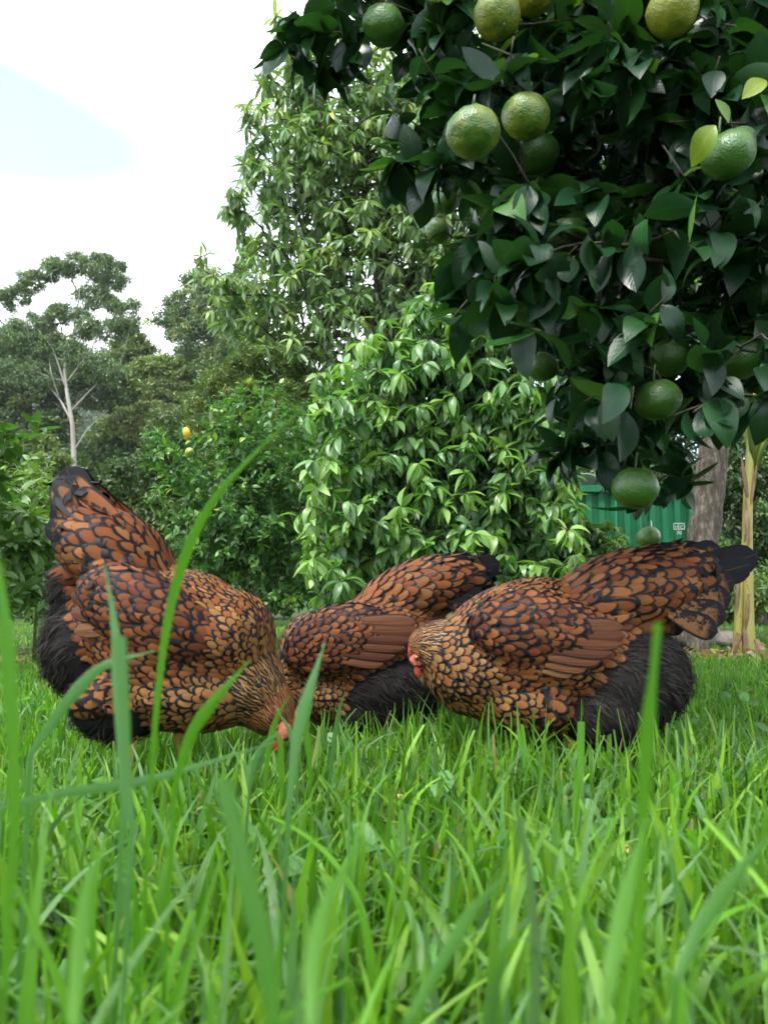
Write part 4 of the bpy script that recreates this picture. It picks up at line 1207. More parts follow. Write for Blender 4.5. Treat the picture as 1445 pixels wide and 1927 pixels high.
# style: kind, feather width (m), length/width, spacing/width, tilt, colours, lacing threshold
RUST, RUST2, GOLD, CHEST, MAHOG = (0.134, 0.043, 0.0112), (0.106, 0.031, 0.008), (0.175, 0.083, 0.024), (0.152, 0.060, 0.017), (0.076, 0.020, 0.006)
STYLE = {
    'saddle': ('laced', 0.0225, 2.5, 0.50, 9, (RUST, CHEST, RUST2), 0.79),
    'back':   ('laced', 0.0165, 2.1, 0.50, 8, (RUST, RUST2, CHEST), 0.73),
    'wing':   ('laced', 0.0170, 2.0, 0.52, 8, (RUST2, RUST, MAHOG), 0.68),
    'breast': ('laced', 0.0155, 1.75, 0.53, 9, (GOLD, CHEST, (0.15, 0.075, 0.026)), 0.70),
    'shoulder': ('laced', 0.0130, 2.1, 0.54, 8, (GOLD, RUST, CHEST), 0.71),
    'thigh':  ('laced', 0.021, 1.8, 0.56, 9, (CHEST, RUST), 0.68),
    'tailcov': ('laced', 0.028, 2.5, 0.50, 10, (RUST, (0.13, 0.058, 0.021)), 0.64),
    'hackle': ('hackle', 0.0085, 3.6, 0.62, 10, (GOLD, (0.20, 0.085, 0.022), (0.25, 0.145, 0.055)), 0.62),
    'neck':   ('hackle', 0.0065, 3.2, 0.64, 10, ((0.165, 0.062, 0.017), RUST, GOLD), 0.46),
    'head':   ('hackle', 0.0040, 3.0, 0.66, 14, (RUST, (0.14, 0.046, 0.014)), 0.22),
    'fluff':  ('fluff', 0.0, 0, 0, 0, (), 0),
}

def hen(name, label, D, blobs, head, tails, wings, legs, seed):
    global rng
    rng = np.random.default_rng(seed)
    s = D / F
    base = np.array([at(legs[0][0], 1300, D)[0], D, 0.0])
    root = empty(name, base)
    E = []
    for (px, py, a, b, ang, th, yo, style, flow) in blobs:
        for side in ((-1, 1) if yo else (1,)):
            c = at(px, py, D); c = c + np.array([0, side * yo, 0]) if yo else c
            ca, sa = math.cos(R(ang)), math.sin(R(ang))
            m = np.array([[ca, 0, -sa], [0, 1, 0], [sa, 0, ca]])
            E.append((c, m, np.array([a * s, th, b * s]), style, nrm(np.array([flow[0], 0.0, -flow[1]]))))
    bag = Bag()
    for c, m, r, st, fl in E:
        V, Fc = sphere(c, r, 32, 20, m); bag.add(V, Fc)
    tmp = bag.obj('tmp', None)
    md = tmp.modifiers.new('r', 'REMESH'); md.mode = 'VOXEL'; md.voxel_size = 0.0055
    ms = tmp.modifiers.new('s', 'SMOOTH'); ms.factor = 0.6; ms.iterations = 14
    me = bpy.data.meshes.new_from_object(tmp.evaluated_get(bpy.context.evaluated_depsgraph_get()))
    bpy.data.objects.remove(tmp)
    me.name = 'body'
    nv = len(me.vertices); co = np.zeros(nv * 3, np.float32); me.vertices.foreach_get('co', co); co = co.reshape(-1, 3).astype(float)
    me.calc_loop_triangles()
    tri = np.zeros(len(me.loop_triangles) * 3, np.int32); me.loop_triangles.foreach_get('vertices', tri); tri = tri.reshape(-1, 3)
    vn = np.zeros(nv * 3, np.float32); me.vertices.foreach_get('normal', vn); vn = vn.reshape(-1, 3).astype(float)
    inset = co - vn * 0.004
    me.vertices.foreach_set('co', (inset - base).astype(np.float32).ravel())
    me.polygons.foreach_set('use_smooth', np.ones(len(me.polygons), bool))
    me.materials.clear(); me.materials.append(M['henskin']); me.update()
    body = bpy.data.objects.new('body', me); COL.objects.link(body); body.parent = root; ORG[body.name] = base
    # samples
    ar = np.linalg.norm(np.cross(co[tri[:, 1]] - co[tri[:, 0]], co[tri[:, 2]] - co[tri[:, 0]]), axis=1)
    ns = 34000
    ti = rng.choice(len(tri), ns, p=ar / ar.sum())
    w = rng.random((ns, 2)); fl_ = w.sum(1) > 1; w[fl_] = 1 - w[fl_]
    bc = np.stack([1 - w.sum(1), w[:, 0], w[:, 1]], 1)
    P = (co[tri[ti]] * bc[..., None]).sum(1); Nn = nrm((vn[tri[ti]] * bc[..., None]).sum(1))
    q = np.stack([np.linalg.norm(((P - c) @ m) / r, axis=1) for c, m, r, st, f in E], 1)
    who = q.argmin(1)
    wt = np.exp(-7.0 * (q - q.min(1, keepdims=True))); wt /= wt.sum(1, keepdims=True)
    flow = nrm(wt @ np.array([e[4] for e in E]) + np.array([0, 0, 0.0]))
    flow = flow + 0.10 * rng.normal(size=flow.shape)
    flow[:, 1] += 0.25 * np.sign(P[:, 1] - D) * np.minimum(np.abs(P[:, 1] - D) / 0.05, 1) * (Nn[:, 2] > 0.4)
    flow = nrm(flow - Nn * (flow * Nn).sum(1, keepdims=True))
    styles = np.array([e[3] for e in E])[who]
    bags = {'laced': Bag(), 'hackle': Bag()}
    for st, (kind, W, asp, sp, tilt, cols, thr) in STYLE.items():
        ids = np.nonzero(styles == st)[0]
        if not len(ids): continue
        if kind == 'fluff':
            ids = rng.choice(ids, 9500)
            tv, tf, tuv = DOWN
            n = len(ids)
            P2 = P[ids] + 0.004 * rng.normal(size=(n, 3)); cl_ = np.array([mnoise.noise_vector(Vector(p) * 38.0) for p in P2]); d = nrm(flow[ids] + 0.28 * Nn[ids] + 0.22 * rng.normal(size=(n, 3)) + 0.75 * cl_)
            c = np.tile(np.array([[0.014, 0.0128, 0.012]]), (n, 1)) * (0.5 + 1.2 * rng.random((n, 1)))
            c[rng.random(n) < 0.25] = (0.026, 0.023, 0.0205)
            V, Fc, uv = batch(tv, tf, tuv, frames(d, Nn[ids]), P2 - Nn[ids] * 0.004 + Nn[ids] * (0.004 * cl_[:, :1]), rng.uniform(0.012, 0.030, n))
            c4 = np.concatenate([c, np.ones((n, 1))], 1)
            fb = Bag(); fb.add(V, Fc, uv, np.repeat(c4, len(tv), 0)); tag(fb.obj('fluff', M['f_fluff'], root), kind='stuff')
            continue
        acc = []
        rad = W * sp; kl = {'saddle': 1.75, 'tailcov': 1.7, 'back': 1.35, 'wing': 1.35, 'shoulder': 1.4, 'breast': 1.15, 'thigh': 1.2}.get(st, 1.0)
        AP = np.zeros((len(ids), 3)); na = 0
        for k in ids:
            if na:
                df = AP[:na] - P[k]; al = df @ flow[k]
                if ((df ** 2).sum(1) - al ** 2 * (1 - 1 / kl ** 2) < rad * rad).any(): continue
            AP[na] = P[k]; na += 1; acc.append(k)
        acc = np.array(acc); n = len(acc)
        tv, tf, tuv = FEATHER if kind == 'laced' else HACKLE
        d = nrm(flow[acc] + Nn[acc] * math.tan(R(tilt)) + 0.05 * rng.normal(size=(n, 3)))
        Rm = frames(d, Nn[acc] + 0.09 * rng.normal(size=(n, 3)))
        sz = W * rng.uniform(0.82, 1.2, n)
        if kind == 'laced':
            S = np.stack([sz, sz * asp * rng.uniform(0.9, 1.1, n), sz], 1)
        else:
            ln = W * asp * rng.uniform(0.8, 1.2, n)
            S = np.stack([ln, ln, ln], 1)
        T = P[acc] - d * (S[:, 1:2] * 0.55) + Nn[acc] * 0.0015
        c = np.array(cols)[rng.integers(0, len(cols), n)] * rng.uniform(0.78, 1.22, (n, 1))
        c4 = np.concatenate([c, thr + 0.07 * rng.normal(size=(n, 1))], 1)
        V, Fc, uv = batch(tv, tf, tuv, Rm, T, S)
        bags[kind].add(V, Fc, uv, np.repeat(c4, len(tv), 0))
    for kind, nm in (('laced', 'plumage'), ('hackle', 'hackle')):
        if bags[kind].n: tag(bags[kind].obj(nm, M['f_' + kind], root), kind='stuff')
    # single large feathers
    def big(nm, a, b_, wpx, yo, mat, col, thr, tiltz=0.25, bend=1.0, side=1):
        p0, p1 = at(*a, D) + np.array([0, side * -yo[0], 0]), at(*b_, D) + np.array([0, side * -yo[1], 0])
        tv, tf, tuv = FEATHER_BIG
        ln = np.linalg.norm(p1 - p0)
        Rm = frames((p1 - p0)[None], np.array([[0, -side, tiltz]]))
        tv = tv.copy()
        if side < 0: tv[:, 0] *= -1
        V, Fc, uv = batch(tv, tf, tuv, Rm, p0[None], np.array([[wpx * s, ln, ln * bend * 0.8]]))
        obj(nm, V, Fc, mat, root, uv, np.tile(np.array([*col, thr]), (len(V), 1)))
    for (a, b_, wpx, y0, y1, col, thr) in tails:
        for side in (1, -1): big('tail_feather', a, b_, wpx, (y0, y1), M['f_tail'], col, thr, 0.15, 0.6, side)
    for (a, b_, wpx, y0, y1, col, thr) in wings:
        for side in (1, -1): big('wing_feather', a, b_, wpx, (y0, y1), M['f_wing'], col, thr, 0.1, 0.5, side)
    # legs
    for k, (lx, ly) in enumerate(legs):
        yy = -0.045 if k == 0 else 0.045
        top = at(lx, ly, D) + np.array([0, yy, 0]); foot = np.array([top[0] + (0.01 if k else -0.01), top[1], 0.012])
        bag = Bag(); add_tube(bag, [top, top * 0.5 + foot * 0.5, foot], [0.012, 0.007, 0.0075], 8)
        fx = -1 if head['face'] < 0 else 1
        for ang, ln in ((0, 0.055), (35, 0.05), (-35, 0.05), (180, 0.025)):
            e = foot + np.array([fx * math.cos(R(ang)) * ln, math.sin(R(ang)) * ln, -0.006])
            add_tube(bag, [foot, foot * 0.5 + e * 0.5 + np.array([0, 0, 0.004]), e], [0.006, 0.005, 0.002], 6)
        bag.obj('leg', M['shank'], root)
    # head details
    hy = head.get('y', 0.0); hk = head.get('k', 1.0)
    def hp(px, py, off=0.0): return at(px, py, D) + np.array([0, hy + off, 0])
    bx0, bx1 = head['beak']
    b = Bag(); p0, p1 = hp(*bx0), hp(*bx1)
    d = p1 - p0
    add_tube(b, [p0 - d * 0.3, p0 + d * 0.3 , p0 + d * 0.7 + np.array([0, 0, 0.001]), p1], [0.008, 0.0072, 0.0045, 0.0008], 10); b.obj('beak', M['beak'], root)
    ex, ey = head['eye']; th = head['th']
    for side in (-1, 1):
        fc = hp(*head['facec'], side * (th - 0.001))
        V, Fc = sphere(fc, np.array([0.017, 0.005, 0.014]) * hk, 18, 12); 
        V += 0.0006 * rng.normal(size=V.shape); obj('face_skin', V, Fc, M['facered'], root)
        e = hp(ex, ey, side * (th + 0.0025))
        V, Fc = sphere(e, 0.0046, 14, 10); eo = obj('eye', V, Fc, M['eye'], root)
        V, Fc = sphere(e + np.array([0, side * 0.0032, 0]), 0.0022, 10, 8); obj('pupil', V, Fc, M['pupil'], eo)
        wx, wy = head['wattle']
        V, Fc = sphere(hp(wx, wy, side * 0.008), np.array([0.0085, 0.004, 0.012]) * hk, 14, 10); obj('wattle', V, Fc, M['comb'], root)
    cx_, cy_ = head['comb']
    V, Fc = sphere((0, 0, 0), 1.0, 26, 16)
    V = V * (1 + 0.16 * np.array([mnoise.noise(Vector(v) * 5.0) for v in V]))[:, None]
    ca = R(head['comb_ang']); m = np.array([[math.cos(ca), 0, -math.sin(ca)], [0, 1, 0], [math.sin(ca), 0, math.cos(ca)]])
    obj('comb', (V * np.array([0.020, 0.010, 0.0075]) * hk) @ m.T + hp(cx_, cy_), Fc, M['comb'], root)
    tag(root, label, 'hen')
    return root

BLK, BRN = (0.010, 0.010, 0.012), (0.13, 0.054, 0.017)
hen('hen', 'laced brown hen on the left, tail raised and head down in the grass', 1.15, [
    (310, 1210, 185, 122, -34, 0.118, 0, 'back', (-1, -0.45)),
    (385, 1160, 105, 72, -38, 0.105, 0, 'shoulder', (-0.9, -0.45)),
    (425, 1200, 88, 92, -50, 0.105, 0, 'shoulder', (-0.85, -0.5)),
    (350, 1290, 140, 80, -10, 0.11, 0, 'breast', (-1, -0.05)),
    (225, 1052, 126, 80, -38, 0.092, 0, 'saddle', (-1, -0.22)),
    (160, 965, 70, 46, -58, 0.05, 0, 'tailcov', (-0.55, -0.8)),
    (160, 1225, 70, 94, 15, 0.10, 0, 'fluff', (-0.5, 0.8)),
    (240, 1325, 100, 66, 0, 0.105, 0, 'fluff', (-0.4, 0.9)),
    (135, 1110, 30, 70, 0, 0.06, 0, 'fluff', (-0.5, 0.7)),
    (310, 1155, 125, 74, -30, 0.032, 0.098, 'wing', (-1, -0.15)),
    (225, 1300, 44, 34, 0, 0.03, 0.092, 'thigh', (-0.9, 0.2)),
    (448, 1268, 100, 82, -56, 0.078, 0, 'hackle', (-0.6, -0.8)),
    (500, 1325, 58, 52, -56, 0.05, 0, 'neck', (-0.6, -0.8)),
    (532, 1360, 36, 29, -62, 0.026, 0, 'head', (-0.5, -0.85))],
    dict(face=1, beak=((553, 1392), (566, 1424)), eye=(525, 1362), facec=(533, 1368), wattle=(520, 1398), comb=(564, 1362), comb_ang=-65, th=0.030, k=0.95),
    [((185, 985), (128, 880), 62, 0.02, 0.012, BLK, 0.1), ((180, 990), (118, 905), 55, 0.032, 0.026, BLK, 0.2), ((215, 965), (140, 905), 46, 0.045, 0.034, BRN, 0.85),
     ((190, 1010), (124, 960), 46, 0.05, 0.05, BRN, 0.8), ((195, 1010), (120, 1000), 46, 0.06, 0.066, BRN, 0.7), ((240, 975), (165, 930), 40, 0.05, 0.045, RUST, 1.1)],
    [((290, 1112), (196, 1096), 34, 0.116, 0.104, RUST2, 0.78), ((290, 1134), (186, 1120), 34, 0.118, 0.106, MAHOG, 0.8), ((290, 1156), (186, 1150), 32, 0.118, 0.107, RUST2, 0.8), ((290, 1176), (194, 1180), 30, 0.118, 0.108, CHEST, 0.85)],
    [(270, 1345), (320, 1345)], 3)
hen('hen', 'laced brown hen on the right, side-on with head tucked down to the left', 1.22, [
    (1015, 1225, 205, 112, 10, 0.112, 0, 'back', (1, -0.3)),
    (905, 1245, 108, 98, 20, 0.10, 0, 'breast', (1, 0.25)),
    (975, 1310, 110, 72, -14, 0.10, 0, 'breast', (1, 0.12)),
    (1010, 1315, 52, 66, 0, 0.108, 0, 'thigh', (1, 0.25)),
    (950, 1150, 120, 48, 22, 0.085, 0, 'shoulder', (1, -0.4)),
    (1165, 1125, 160, 84, 20, 0.088, 0, 'saddle', (1, -0.05)),
    (1275, 1095, 78, 74, 10, 0.055, 0, 'tailcov', (1, 0.05)),
    (1170, 1275, 126, 106, 16, 0.116, 0, 'fluff', (0.7, 0.6)),
    (1125, 1335, 108, 76, 0, 0.112, 0, 'fluff', (0.5, 0.8)),
    (985, 1180, 115, 68, -4, 0.032, 0.095, 'wing', (1, 0.08)),
    (842, 1225, 58, 66, 50, 0.065, 0, 'hackle', (0.85, 0.2)),
    (808, 1222, 36, 46, 40, 0.038, 0, 'neck', (0.8, -0.3)),
    (789, 1234, 20, 32, 10, 0.021, 0, 'head', (0.4, -0.8))],
    dict(face=-1, beak=((790, 1258), (796, 1288)), eye=(783, 1236), facec=(784, 1240), wattle=(786, 1262), comb=(774, 1218), comb_ang=80, th=0.018, y=-0.004, k=0.68),
    [((1285, 1085), (1420, 1042), 60, 0.02, 0.012, BLK, 0.35), ((1275, 1095), (1400, 1062), 56, 0.034, 0.026, BLK, 0.15), ((1265, 1110), (1362, 1092), 52, 0.05, 0.040, BRN, 0.9),
     ((1255, 1128), (1350, 1124), 52, 0.058, 0.050, BRN, 1.0), ((1240, 1142), (1338, 1156), 50, 0.066, 0.058, BRN, 0.95), ((1225, 1152), (1318, 1186), 46, 0.074, 0.066, (0.12, 0.055, 0.02), 0.9), ((1250, 1065), (1340, 1030), 44, 0.036, 0.03, RUST, 0.80)],
    [((1020, 1172), (1132, 1176), 30, 0.121, 0.112, RUST2, 0.80), ((1015, 1186), (1136, 1190), 28, 0.122, 0.113, MAHOG, 0.80), ((1010, 1200), (1128, 1204), 26, 0.123, 0.114, RUST2, 0.80),
     ((1005, 1214), (1112, 1219), 26, 0.123, 0.115, MAHOG, 0.80), ((1000, 1228), (1092, 1233), 24, 0.123, 0.115, RUST2, 0.80), ((995, 1240), (1068, 1246), 22, 0.122, 0.115, RUST, 0.80), ((990, 1250), (1044, 1257), 16, 0.121, 0.114, GOLD, 0.80)],
    [(1060, 1360), (1110, 1365)], 4)
hen('hen', 'laced brown hen in the middle, partly hidden behind the other two', 1.5, [
    (690, 1215, 150, 88, 24, 0.112, 0, 'back', (1, -0.45)),
    (600, 1230, 72, 78, 30, 0.098, 0, 'shoulder', (1, -0.2)),
    (620, 1300, 70, 62, -20, 0.098, 0, 'breast', (1, 0.2)),
    (785, 1115, 125, 60, 20, 0.085, 0, 'saddle', (1, -0.1)),
    (865, 1090, 56, 48, 12, 0.05, 0, 'tailcov', (1, 0.0)),
    (735, 1285, 122, 88, 10, 0.114, 0, 'fluff', (0.7, 0.6)),
    (700, 1335, 90, 46, 0, 0.10, 0, 'fluff', (0.5, 0.8)),
    (640, 1200, 95, 62, 18, 0.032, 0.092, 'wing', (1, -0.1)),
    (548, 1275, 50, 44, 50, 0.06, 0, 'hackle', (0.6, -0.7)),
    (528, 1318, 34, 30, 60, 0.038, 0, 'neck', (0.4, -0.9)),
    (518, 1350, 26, 22, 70, 0.022, 0, 'head', (0.2, -0.9))],
    dict(face=-1, beak=((512, 1372), (508, 1398)), eye=(513, 1356), facec=(515, 1358), wattle=(524, 1378), comb=(500, 1352), comb_ang=75, th=0.021),
    [((860, 1085), (938, 1058), 46, 0.02, 0.014, BLK, 0.3), ((850, 1090), (925, 1072), 44, 0.032, 0.026, BLK, 0.1), ((840, 1100), (905, 1098), 36, 0.046, 0.04, BRN, 0.6), ((825, 1112), (905, 1125), 36, 0.058, 0.05, BRN, 0.45),
     ((810, 1125), (895, 1142), 34, 0.068, 0.06, (0.12, 0.05, 0.02), 0.4), ((800, 1072), (885, 1058), 34, 0.05, 0.04, RUST, 0.80)],
    [((670, 1165), (778, 1168), 28, 0.119, 0.110, RUST, 0.80), ((665, 1180), (784, 1182), 26, 0.120, 0.111, RUST2, 0.80), ((660, 1194), (776, 1198), 24, 0.121, 0.112, MAHOG, 0.80), ((655, 1208), (760, 1212), 22, 0.121, 0.113, RUST2, 0.80),
     ((650, 1222), (742, 1226), 22, 0.121, 0.113, MAHOG, 0.80), ((650, 1236), (722, 1240), 20, 0.120, 0.113, RUST, 0.80)],
    [(690, 1350), (730, 1350)], 5)

# ------------------------------------------------------------------ grass
rng = np.random.default_rng(77)
def blades(x, y, h, w, az, lean, curve, face, nseg, cols, tipw, fold=0.25, three=True, z0=None):
    """N grass blades at once -> V, F, uv, col"""
    N = len(x)
    f = np.linspace(0, 1, nseg + 1)
    ang = lean[:, None] + curve[:, None] * f[None]                 # from the vertical
    seg = h[:, None] / nseg
    hor = np.concatenate([np.zeros((N, 1)), np.cumsum(np.sin(ang[:, :-1]) * seg, 1)], 1)
    ver = np.concatenate([np.zeros((N, 1)), np.cumsum(np.cos(ang[:, :-1]) * seg, 1)], 1)
    zz = ground_z(x, y) if z0 is None else z0
    cx = x[:, None] + np.cos(az)[:, None] * hor; cy = y[:, None] + np.sin(az)[:, None] * hor
    cz = zz[:, None] + ver
    cz = np.maximum(cz, zz[:, None] + 0.004 * f[None])
    tw = face[:, None] + 0.5 * (f[None] - 0.5) * np.sign(curve)[:, None]
    sx, sy = np.cos(tw), np.sin(tw)
    prof = np.minimum(1.0, (1 - f) * 2.2 + 0.0)[None] * (1 - tipw[:, None]) + tipw[:, None] * (1 - 0.35 * f[None])
    prof = prof * (0.75 + 0.25 * np.minimum(1, f * 4))[None]
    hw = 0.5 * w[:, None] * np.maximum(prof, 0.04)
    fx, fy = -sy, sx
    cols_n = 3 if three else 2
    out = []
    for s in ((-1, 0, 1) if three else (-1, 1)):
        k = fold * hw * abs(s)
        out.append(np.stack([cx + s * hw * sx + k * fx, cy + s * hw * sy + k * fy, cz], -1))
    V = np.stack(out, 2).reshape(-1, 3)
    u = np.array([0, 0.5, 1.0]) if three else np.array([0, 1.0])
    uv = np.tile(np.stack([np.tile(u, nseg + 1), np.repeat(f, cols_n)], 1), (N, 1))
    i = np.arange(nseg)[:, None] * cols_n; j = np.arange(cols_n - 1)[None]
    tf = np.stack([i + j, i + j + 1, i + j + 1 + cols_n, i + j + cols_n], -1).reshape(-1, 4)
    Fc = (tf[None] + (np.arange(N) * (nseg + 1) * cols_n)[:, None, None]).reshape(-1, 4)
    return V, Fc, uv, np.repeat(cols, (nseg + 1) * cols_n, 0), np.stack([cx, cy, cz], -1)

G1, G2, G3 = (0.085, 0.212, 0.015), (0.150, 0.290, 0.020), (0.090, 0.192, 0.058)
def scatter(n, y0, y1, spread=0.62, pad=0.25, power=1.0):
    y = y0 + (y1 - y0) * rng.random(n) ** power
    x = (rng.random(n) * 2 - 1) * (y * spread + pad)
    return x, y
def lawn(name, label, n, y0, y1, h0, h1, w0, w1, nseg, power=1.0, three=False, spread=0.62, lean=0.45, pad=0.25, cap=False, cv=0.9, tan=False):
    x, y = scatter(n, y0, y1, spread, pad, power)
    patch = np.array([mnoise.noise(Vector((a * 2.2, b * 2.2, 5.0))) for a, b in zip(x, y)])
    h = (h0 + (h1 - h0) * rng.random(n) ** 1.4) * (1 + 0.45 * patch)
    if cap: h = np.minimum(h, CAM_H + 0.01 - 0.21 * y - rng.uniform(0.0, 0.09, n))
    cols = leaf_cols(n, G1, 0.25, G2, 0.35, G3, 0.25)
    cols[rng.random(n) < (0.0 if cap else 0.012)] = (0.24, 0.20, 0.08)
    if tan: cols = leaf_cols(n, (0.20, 0.155, 0.07), 0.35, (0.12, 0.085, 0.04), 0.4)
    tip = np.where(rng.random(n) < 0.3, 0.6, 0.0)
    V, Fc, uv, c, mids = blades(x, y, h, rng.uniform(w0, w1, n), rng.random(n) * 6.283, np.abs(rng.normal(size=n)) * lean * 0.6, rng.normal(size=n) * cv + 0.25, rng.random(n) * 6.283, nseg, cols, tip, three=three)
    tag(obj(name, V, Fc, M['grass'], uv=uv, col=c), label, 'grass', None, 'stuff')
    return mids
lawn('lawn_grass', 'short mown lawn grass under and around the hens', 48000, 0.7, 3.2, 0.032, 0.085, 0.0035, 0.0085, 5, 0.8, lean=1.3, cv=1.3)
lawn('far_lawn_grass', 'lawn grass running back to the trees', 38000, 3.0, 10.5, 0.02, 0.06, 0.005, 0.010, 3, 0.75, spread=0.66, lean=1.2)
lawn('grass_tufts', 'taller grass tufts standing round the hens\' feet', 6500, 0.92, 1.5, 0.06, 0.13, 0.0035, 0.008, 6, 1.0, spread=0.5, lean=1.0, cv=1.2)
lawn('dry_thatch', 'dead straw lying among the roots of the grass', 3200, 0.45, 3.0, 0.03, 0.07, 0.0015, 0.0035, 4, 0.8, lean=2.6, cv=0.6, tan=True)
GP = []
GP.append(lawn('long_grass', 'long fresh grass filling the foreground', 5200, 0.3, 1.15, 0.055, 0.14, 0.0045, 0.0105, 8, 0.9, three=True, spread=0.6, pad=0.22, lean=1.9, cv=1.9))
GP.append(lawn('tall_grass', 'loose tall grass blades nearest the camera', 1000, 0.22, 0.75, 0.12, 0.30, 0.005, 0.0095, 12, 0.9, three=True, spread=0.52, pad=0.08, lean=1.2, cap=True, cv=1.6))

# broad weeds among the grass
LEAF_WEED = [leaf_template(5, 0.62, dr, 0.2, 0.5, 0.1) for dr in (0.2, 0.6, 0.9)]
x, y = scatter(800, 0.45, 2.6)
n = len(x); az = rng.random(n) * 6.283
T = np.stack([x, y, ground_z(x, y) + rng.uniform(0.01, 0.055, n)], 1)
d = np.stack([np.cos(az), np.sin(az), rng.uniform(0.2, 1.0, n)], 1)
bag = Bag()
tid = rng.integers(0, 3, n); S = rng.uniform(0.02, 0.055, n); cl = leaf_cols(n, (0.11, 0.26, 0.07), 0.25)
for q in range(3):
    mm = tid == q
    V, Fc, uv = batch(*LEAF_WEED[q], frames(d[mm], np.array([0, 0, 1.0]) + 0.4 * rng.normal(size=(mm.sum(), 3))), T[mm], S[mm])
    bag.add(V, Fc, uv, np.repeat(cl[mm], len(LEAF_WEED[q][0]), 0))
tag(bag.obj('lawn_weeds', M['grass']), 'small broad-leaved weeds growing among the grass', 'weeds', None, 'stuff')

# single long blades that stand out
def long_blade(pxs, D0, D1, w0, label, col, name='grass_blade', tipw=0.12, root=0.15):
    """blade through photo points from root to tip, depth from D0 to D1, width in m"""
    k = len(pxs)
    f = np.linspace(0, 1, 18)
    t0 = np.linspace(0, 1, k)
    px = np.interp(f, t0, [p[0] for p in pxs]); py = np.interp(f, t0, [p[1] for p in pxs])
    for _ in range(3):
        px[1:-1] = (px[:-2] + 2 * px[1:-1] + px[2:]) / 4; py[1:-1] = (py[:-2] + 2 * py[1:-1] + py[2:]) / 4
    path = np.array([at(a, b, D0 + (D1 - D0) * q) for a, b, q in zip(px, py, f)])
    # root it in the ground below the lowest point
    g0 = path[0].copy(); low = g0[2]
    if low > 0.01:
        pre = np.array([[g0[0] - 0.01 * (1 - q), g0[1] + 0.02 * (1 - q), low * q] for q in np.linspace(0, 1, 7)[:-1]])
        path = np.concatenate([pre, path])
    path[:, 2] = np.maximum(path[:, 2], 0.0)
    n = len(path); f = np.linspace(0, 1, n)
    tang = nrm(np.gradient(path, axis=0))
    view = nrm(path - np.array([0.12, 0, CAM_H + 0.1]))
    side = nrm(np.cross(tang, view)); nm = np.cross(side, tang)
    tw = 0.35 * np.sin(f * 3.0 + D0 * 9)
    side = side * np.cos(tw)[:, None] + nm * np.sin(tw)[:, None]; nm = np.cross(side, tang)
    wd = w0 * 0.5 * np.minimum(1, f * 1.3 + root) * np.maximum(np.minimum(1, (1 - f) * 2.6), tipw)
    V = np.stack([path - side * wd[:, None] + nm * (0.3 * wd[:, None]), path, path + side * wd[:, None] + nm * (0.3 * wd[:, None])], 1).reshape(-1, 3)
    uv = np.stack([np.tile([0, 0.5, 1.0], n), np.repeat(f, 3)], 1)
    i = np.arange(n - 1)[:, None] * 3; j = np.arange(2)[None]
    Fc = np.stack([i + j, i + j + 1, i + j + 4, i + j + 3], -1).reshape(-1, 4)
    o = obj(name, V, Fc, M['grass'], uv=uv, col=np.tile(np.array(col), (len(V), 1)), base=path[0])
    tag(o, label, 'grass blade', 'long grass blades standing up singly')
LG, LB, LD = (0.070, 0.190, 0.014), (0.065, 0.160, 0.050), (0.045, 0.140, 0.013)
long_blade([(285, 1480), (298, 1290), (318, 1150), (348, 1040), (400, 935), (470, 862), (556, 780)], 0.42, 0.40, 0.0064, 'longest grass blade, slanting up across the left hen to the lemon bush', LG)
long_blade([(1210, 1560), (1218, 1420), (1228, 1300), (1240, 1172)], 0.25, 0.235, 0.0068, 'wide upright grass blade in front of the right hen\'s fluff', LG, tipw=0.5)
long_blade([(235, 1500), (228, 1330), (222, 1200), (198, 1062)], 0.36, 0.38, 0.0075, 'upright grass blade crossing the left hen\'s wing', LB, tipw=0.1)
long_blade([(250, 1560), (238, 1420), (235, 1290), (228, 1198)], 0.30, 0.30, 0.0062, 'pale blunt grass blade in front of the left hen\'s belly', LB, tipw=0.9)
long_blade([(330, 1480), (360, 1380), (410, 1310), (470, 1243)], 0.40, 0.40, 0.0075, 'grass blade leaning right below the left hen\'s neck', LG)
long_blade([(545, 1520), (560, 1380), (585, 1290), (612, 1208)], 0.45, 0.47, 0.0085, 'grass blade just right of the left hen\'s head', LB)
long_blade([(30, 1500), (24, 1300), (12, 1150), (-10, 1000)], 0.26, 0.25, 0.0065, 'upright blurred grass blade at the left edge', LG)
long_blade([(60, 1420), (120, 1330), (190, 1250), (290, 1225)], 0.42, 0.45, 0.008, 'pale grass blade bending over towards the left hen\'s belly', LB)
long_blade([(520, 1940), (505, 1800), (460, 1600), (425, 1465)], 0.20, 0.205, 0.0072, 'broad grass blade rising from the bottom edge, left of centre', LD, tipw=0.9)
long_blade([(585, 1940), (590, 1800), (620, 1680), (700, 1560)], 0.20, 0.23, 0.0055, 'grass blade curving right from the bottom centre', LG)
long_blade([(1130, 1940), (1160, 1780), (1190, 1640), (1215, 1540)], 0.21, 0.24, 0.0058, 'grass blade slanting up at the lower right', LG)
long_blade([(1270, 1850), (1320, 1740), (1390, 1640), (1460, 1560)], 0.26, 0.28, 0.0062, 'grass blade leaning out past the right edge', LD)
long_blade([(140, 1940), (150, 1800), (170, 1650), (215, 1560)], 0.22, 0.25, 0.0058, 'grass blade rising at the lower left corner', LG)
long_blade([(760, 1940), (850, 1780), (900, 1700), (960, 1640)], 0.27, 0.3, 0.006, 'grass blade leaning right in the lower middle', LD)
long_blade([(0, 1520), (130, 1490), (260, 1475), (380, 1440), (520, 1395)], 0.36, 0.50, 0.0058, 'pale grass blade arching low across from the left edge', LB)
long_blade([(1090, 1470), (1092, 1420), (1094, 1358)], 0.8, 0.8, 0.0075, 'short cut blunt grass blade in front of the right hen\'s legs', LG, tipw=1.0)

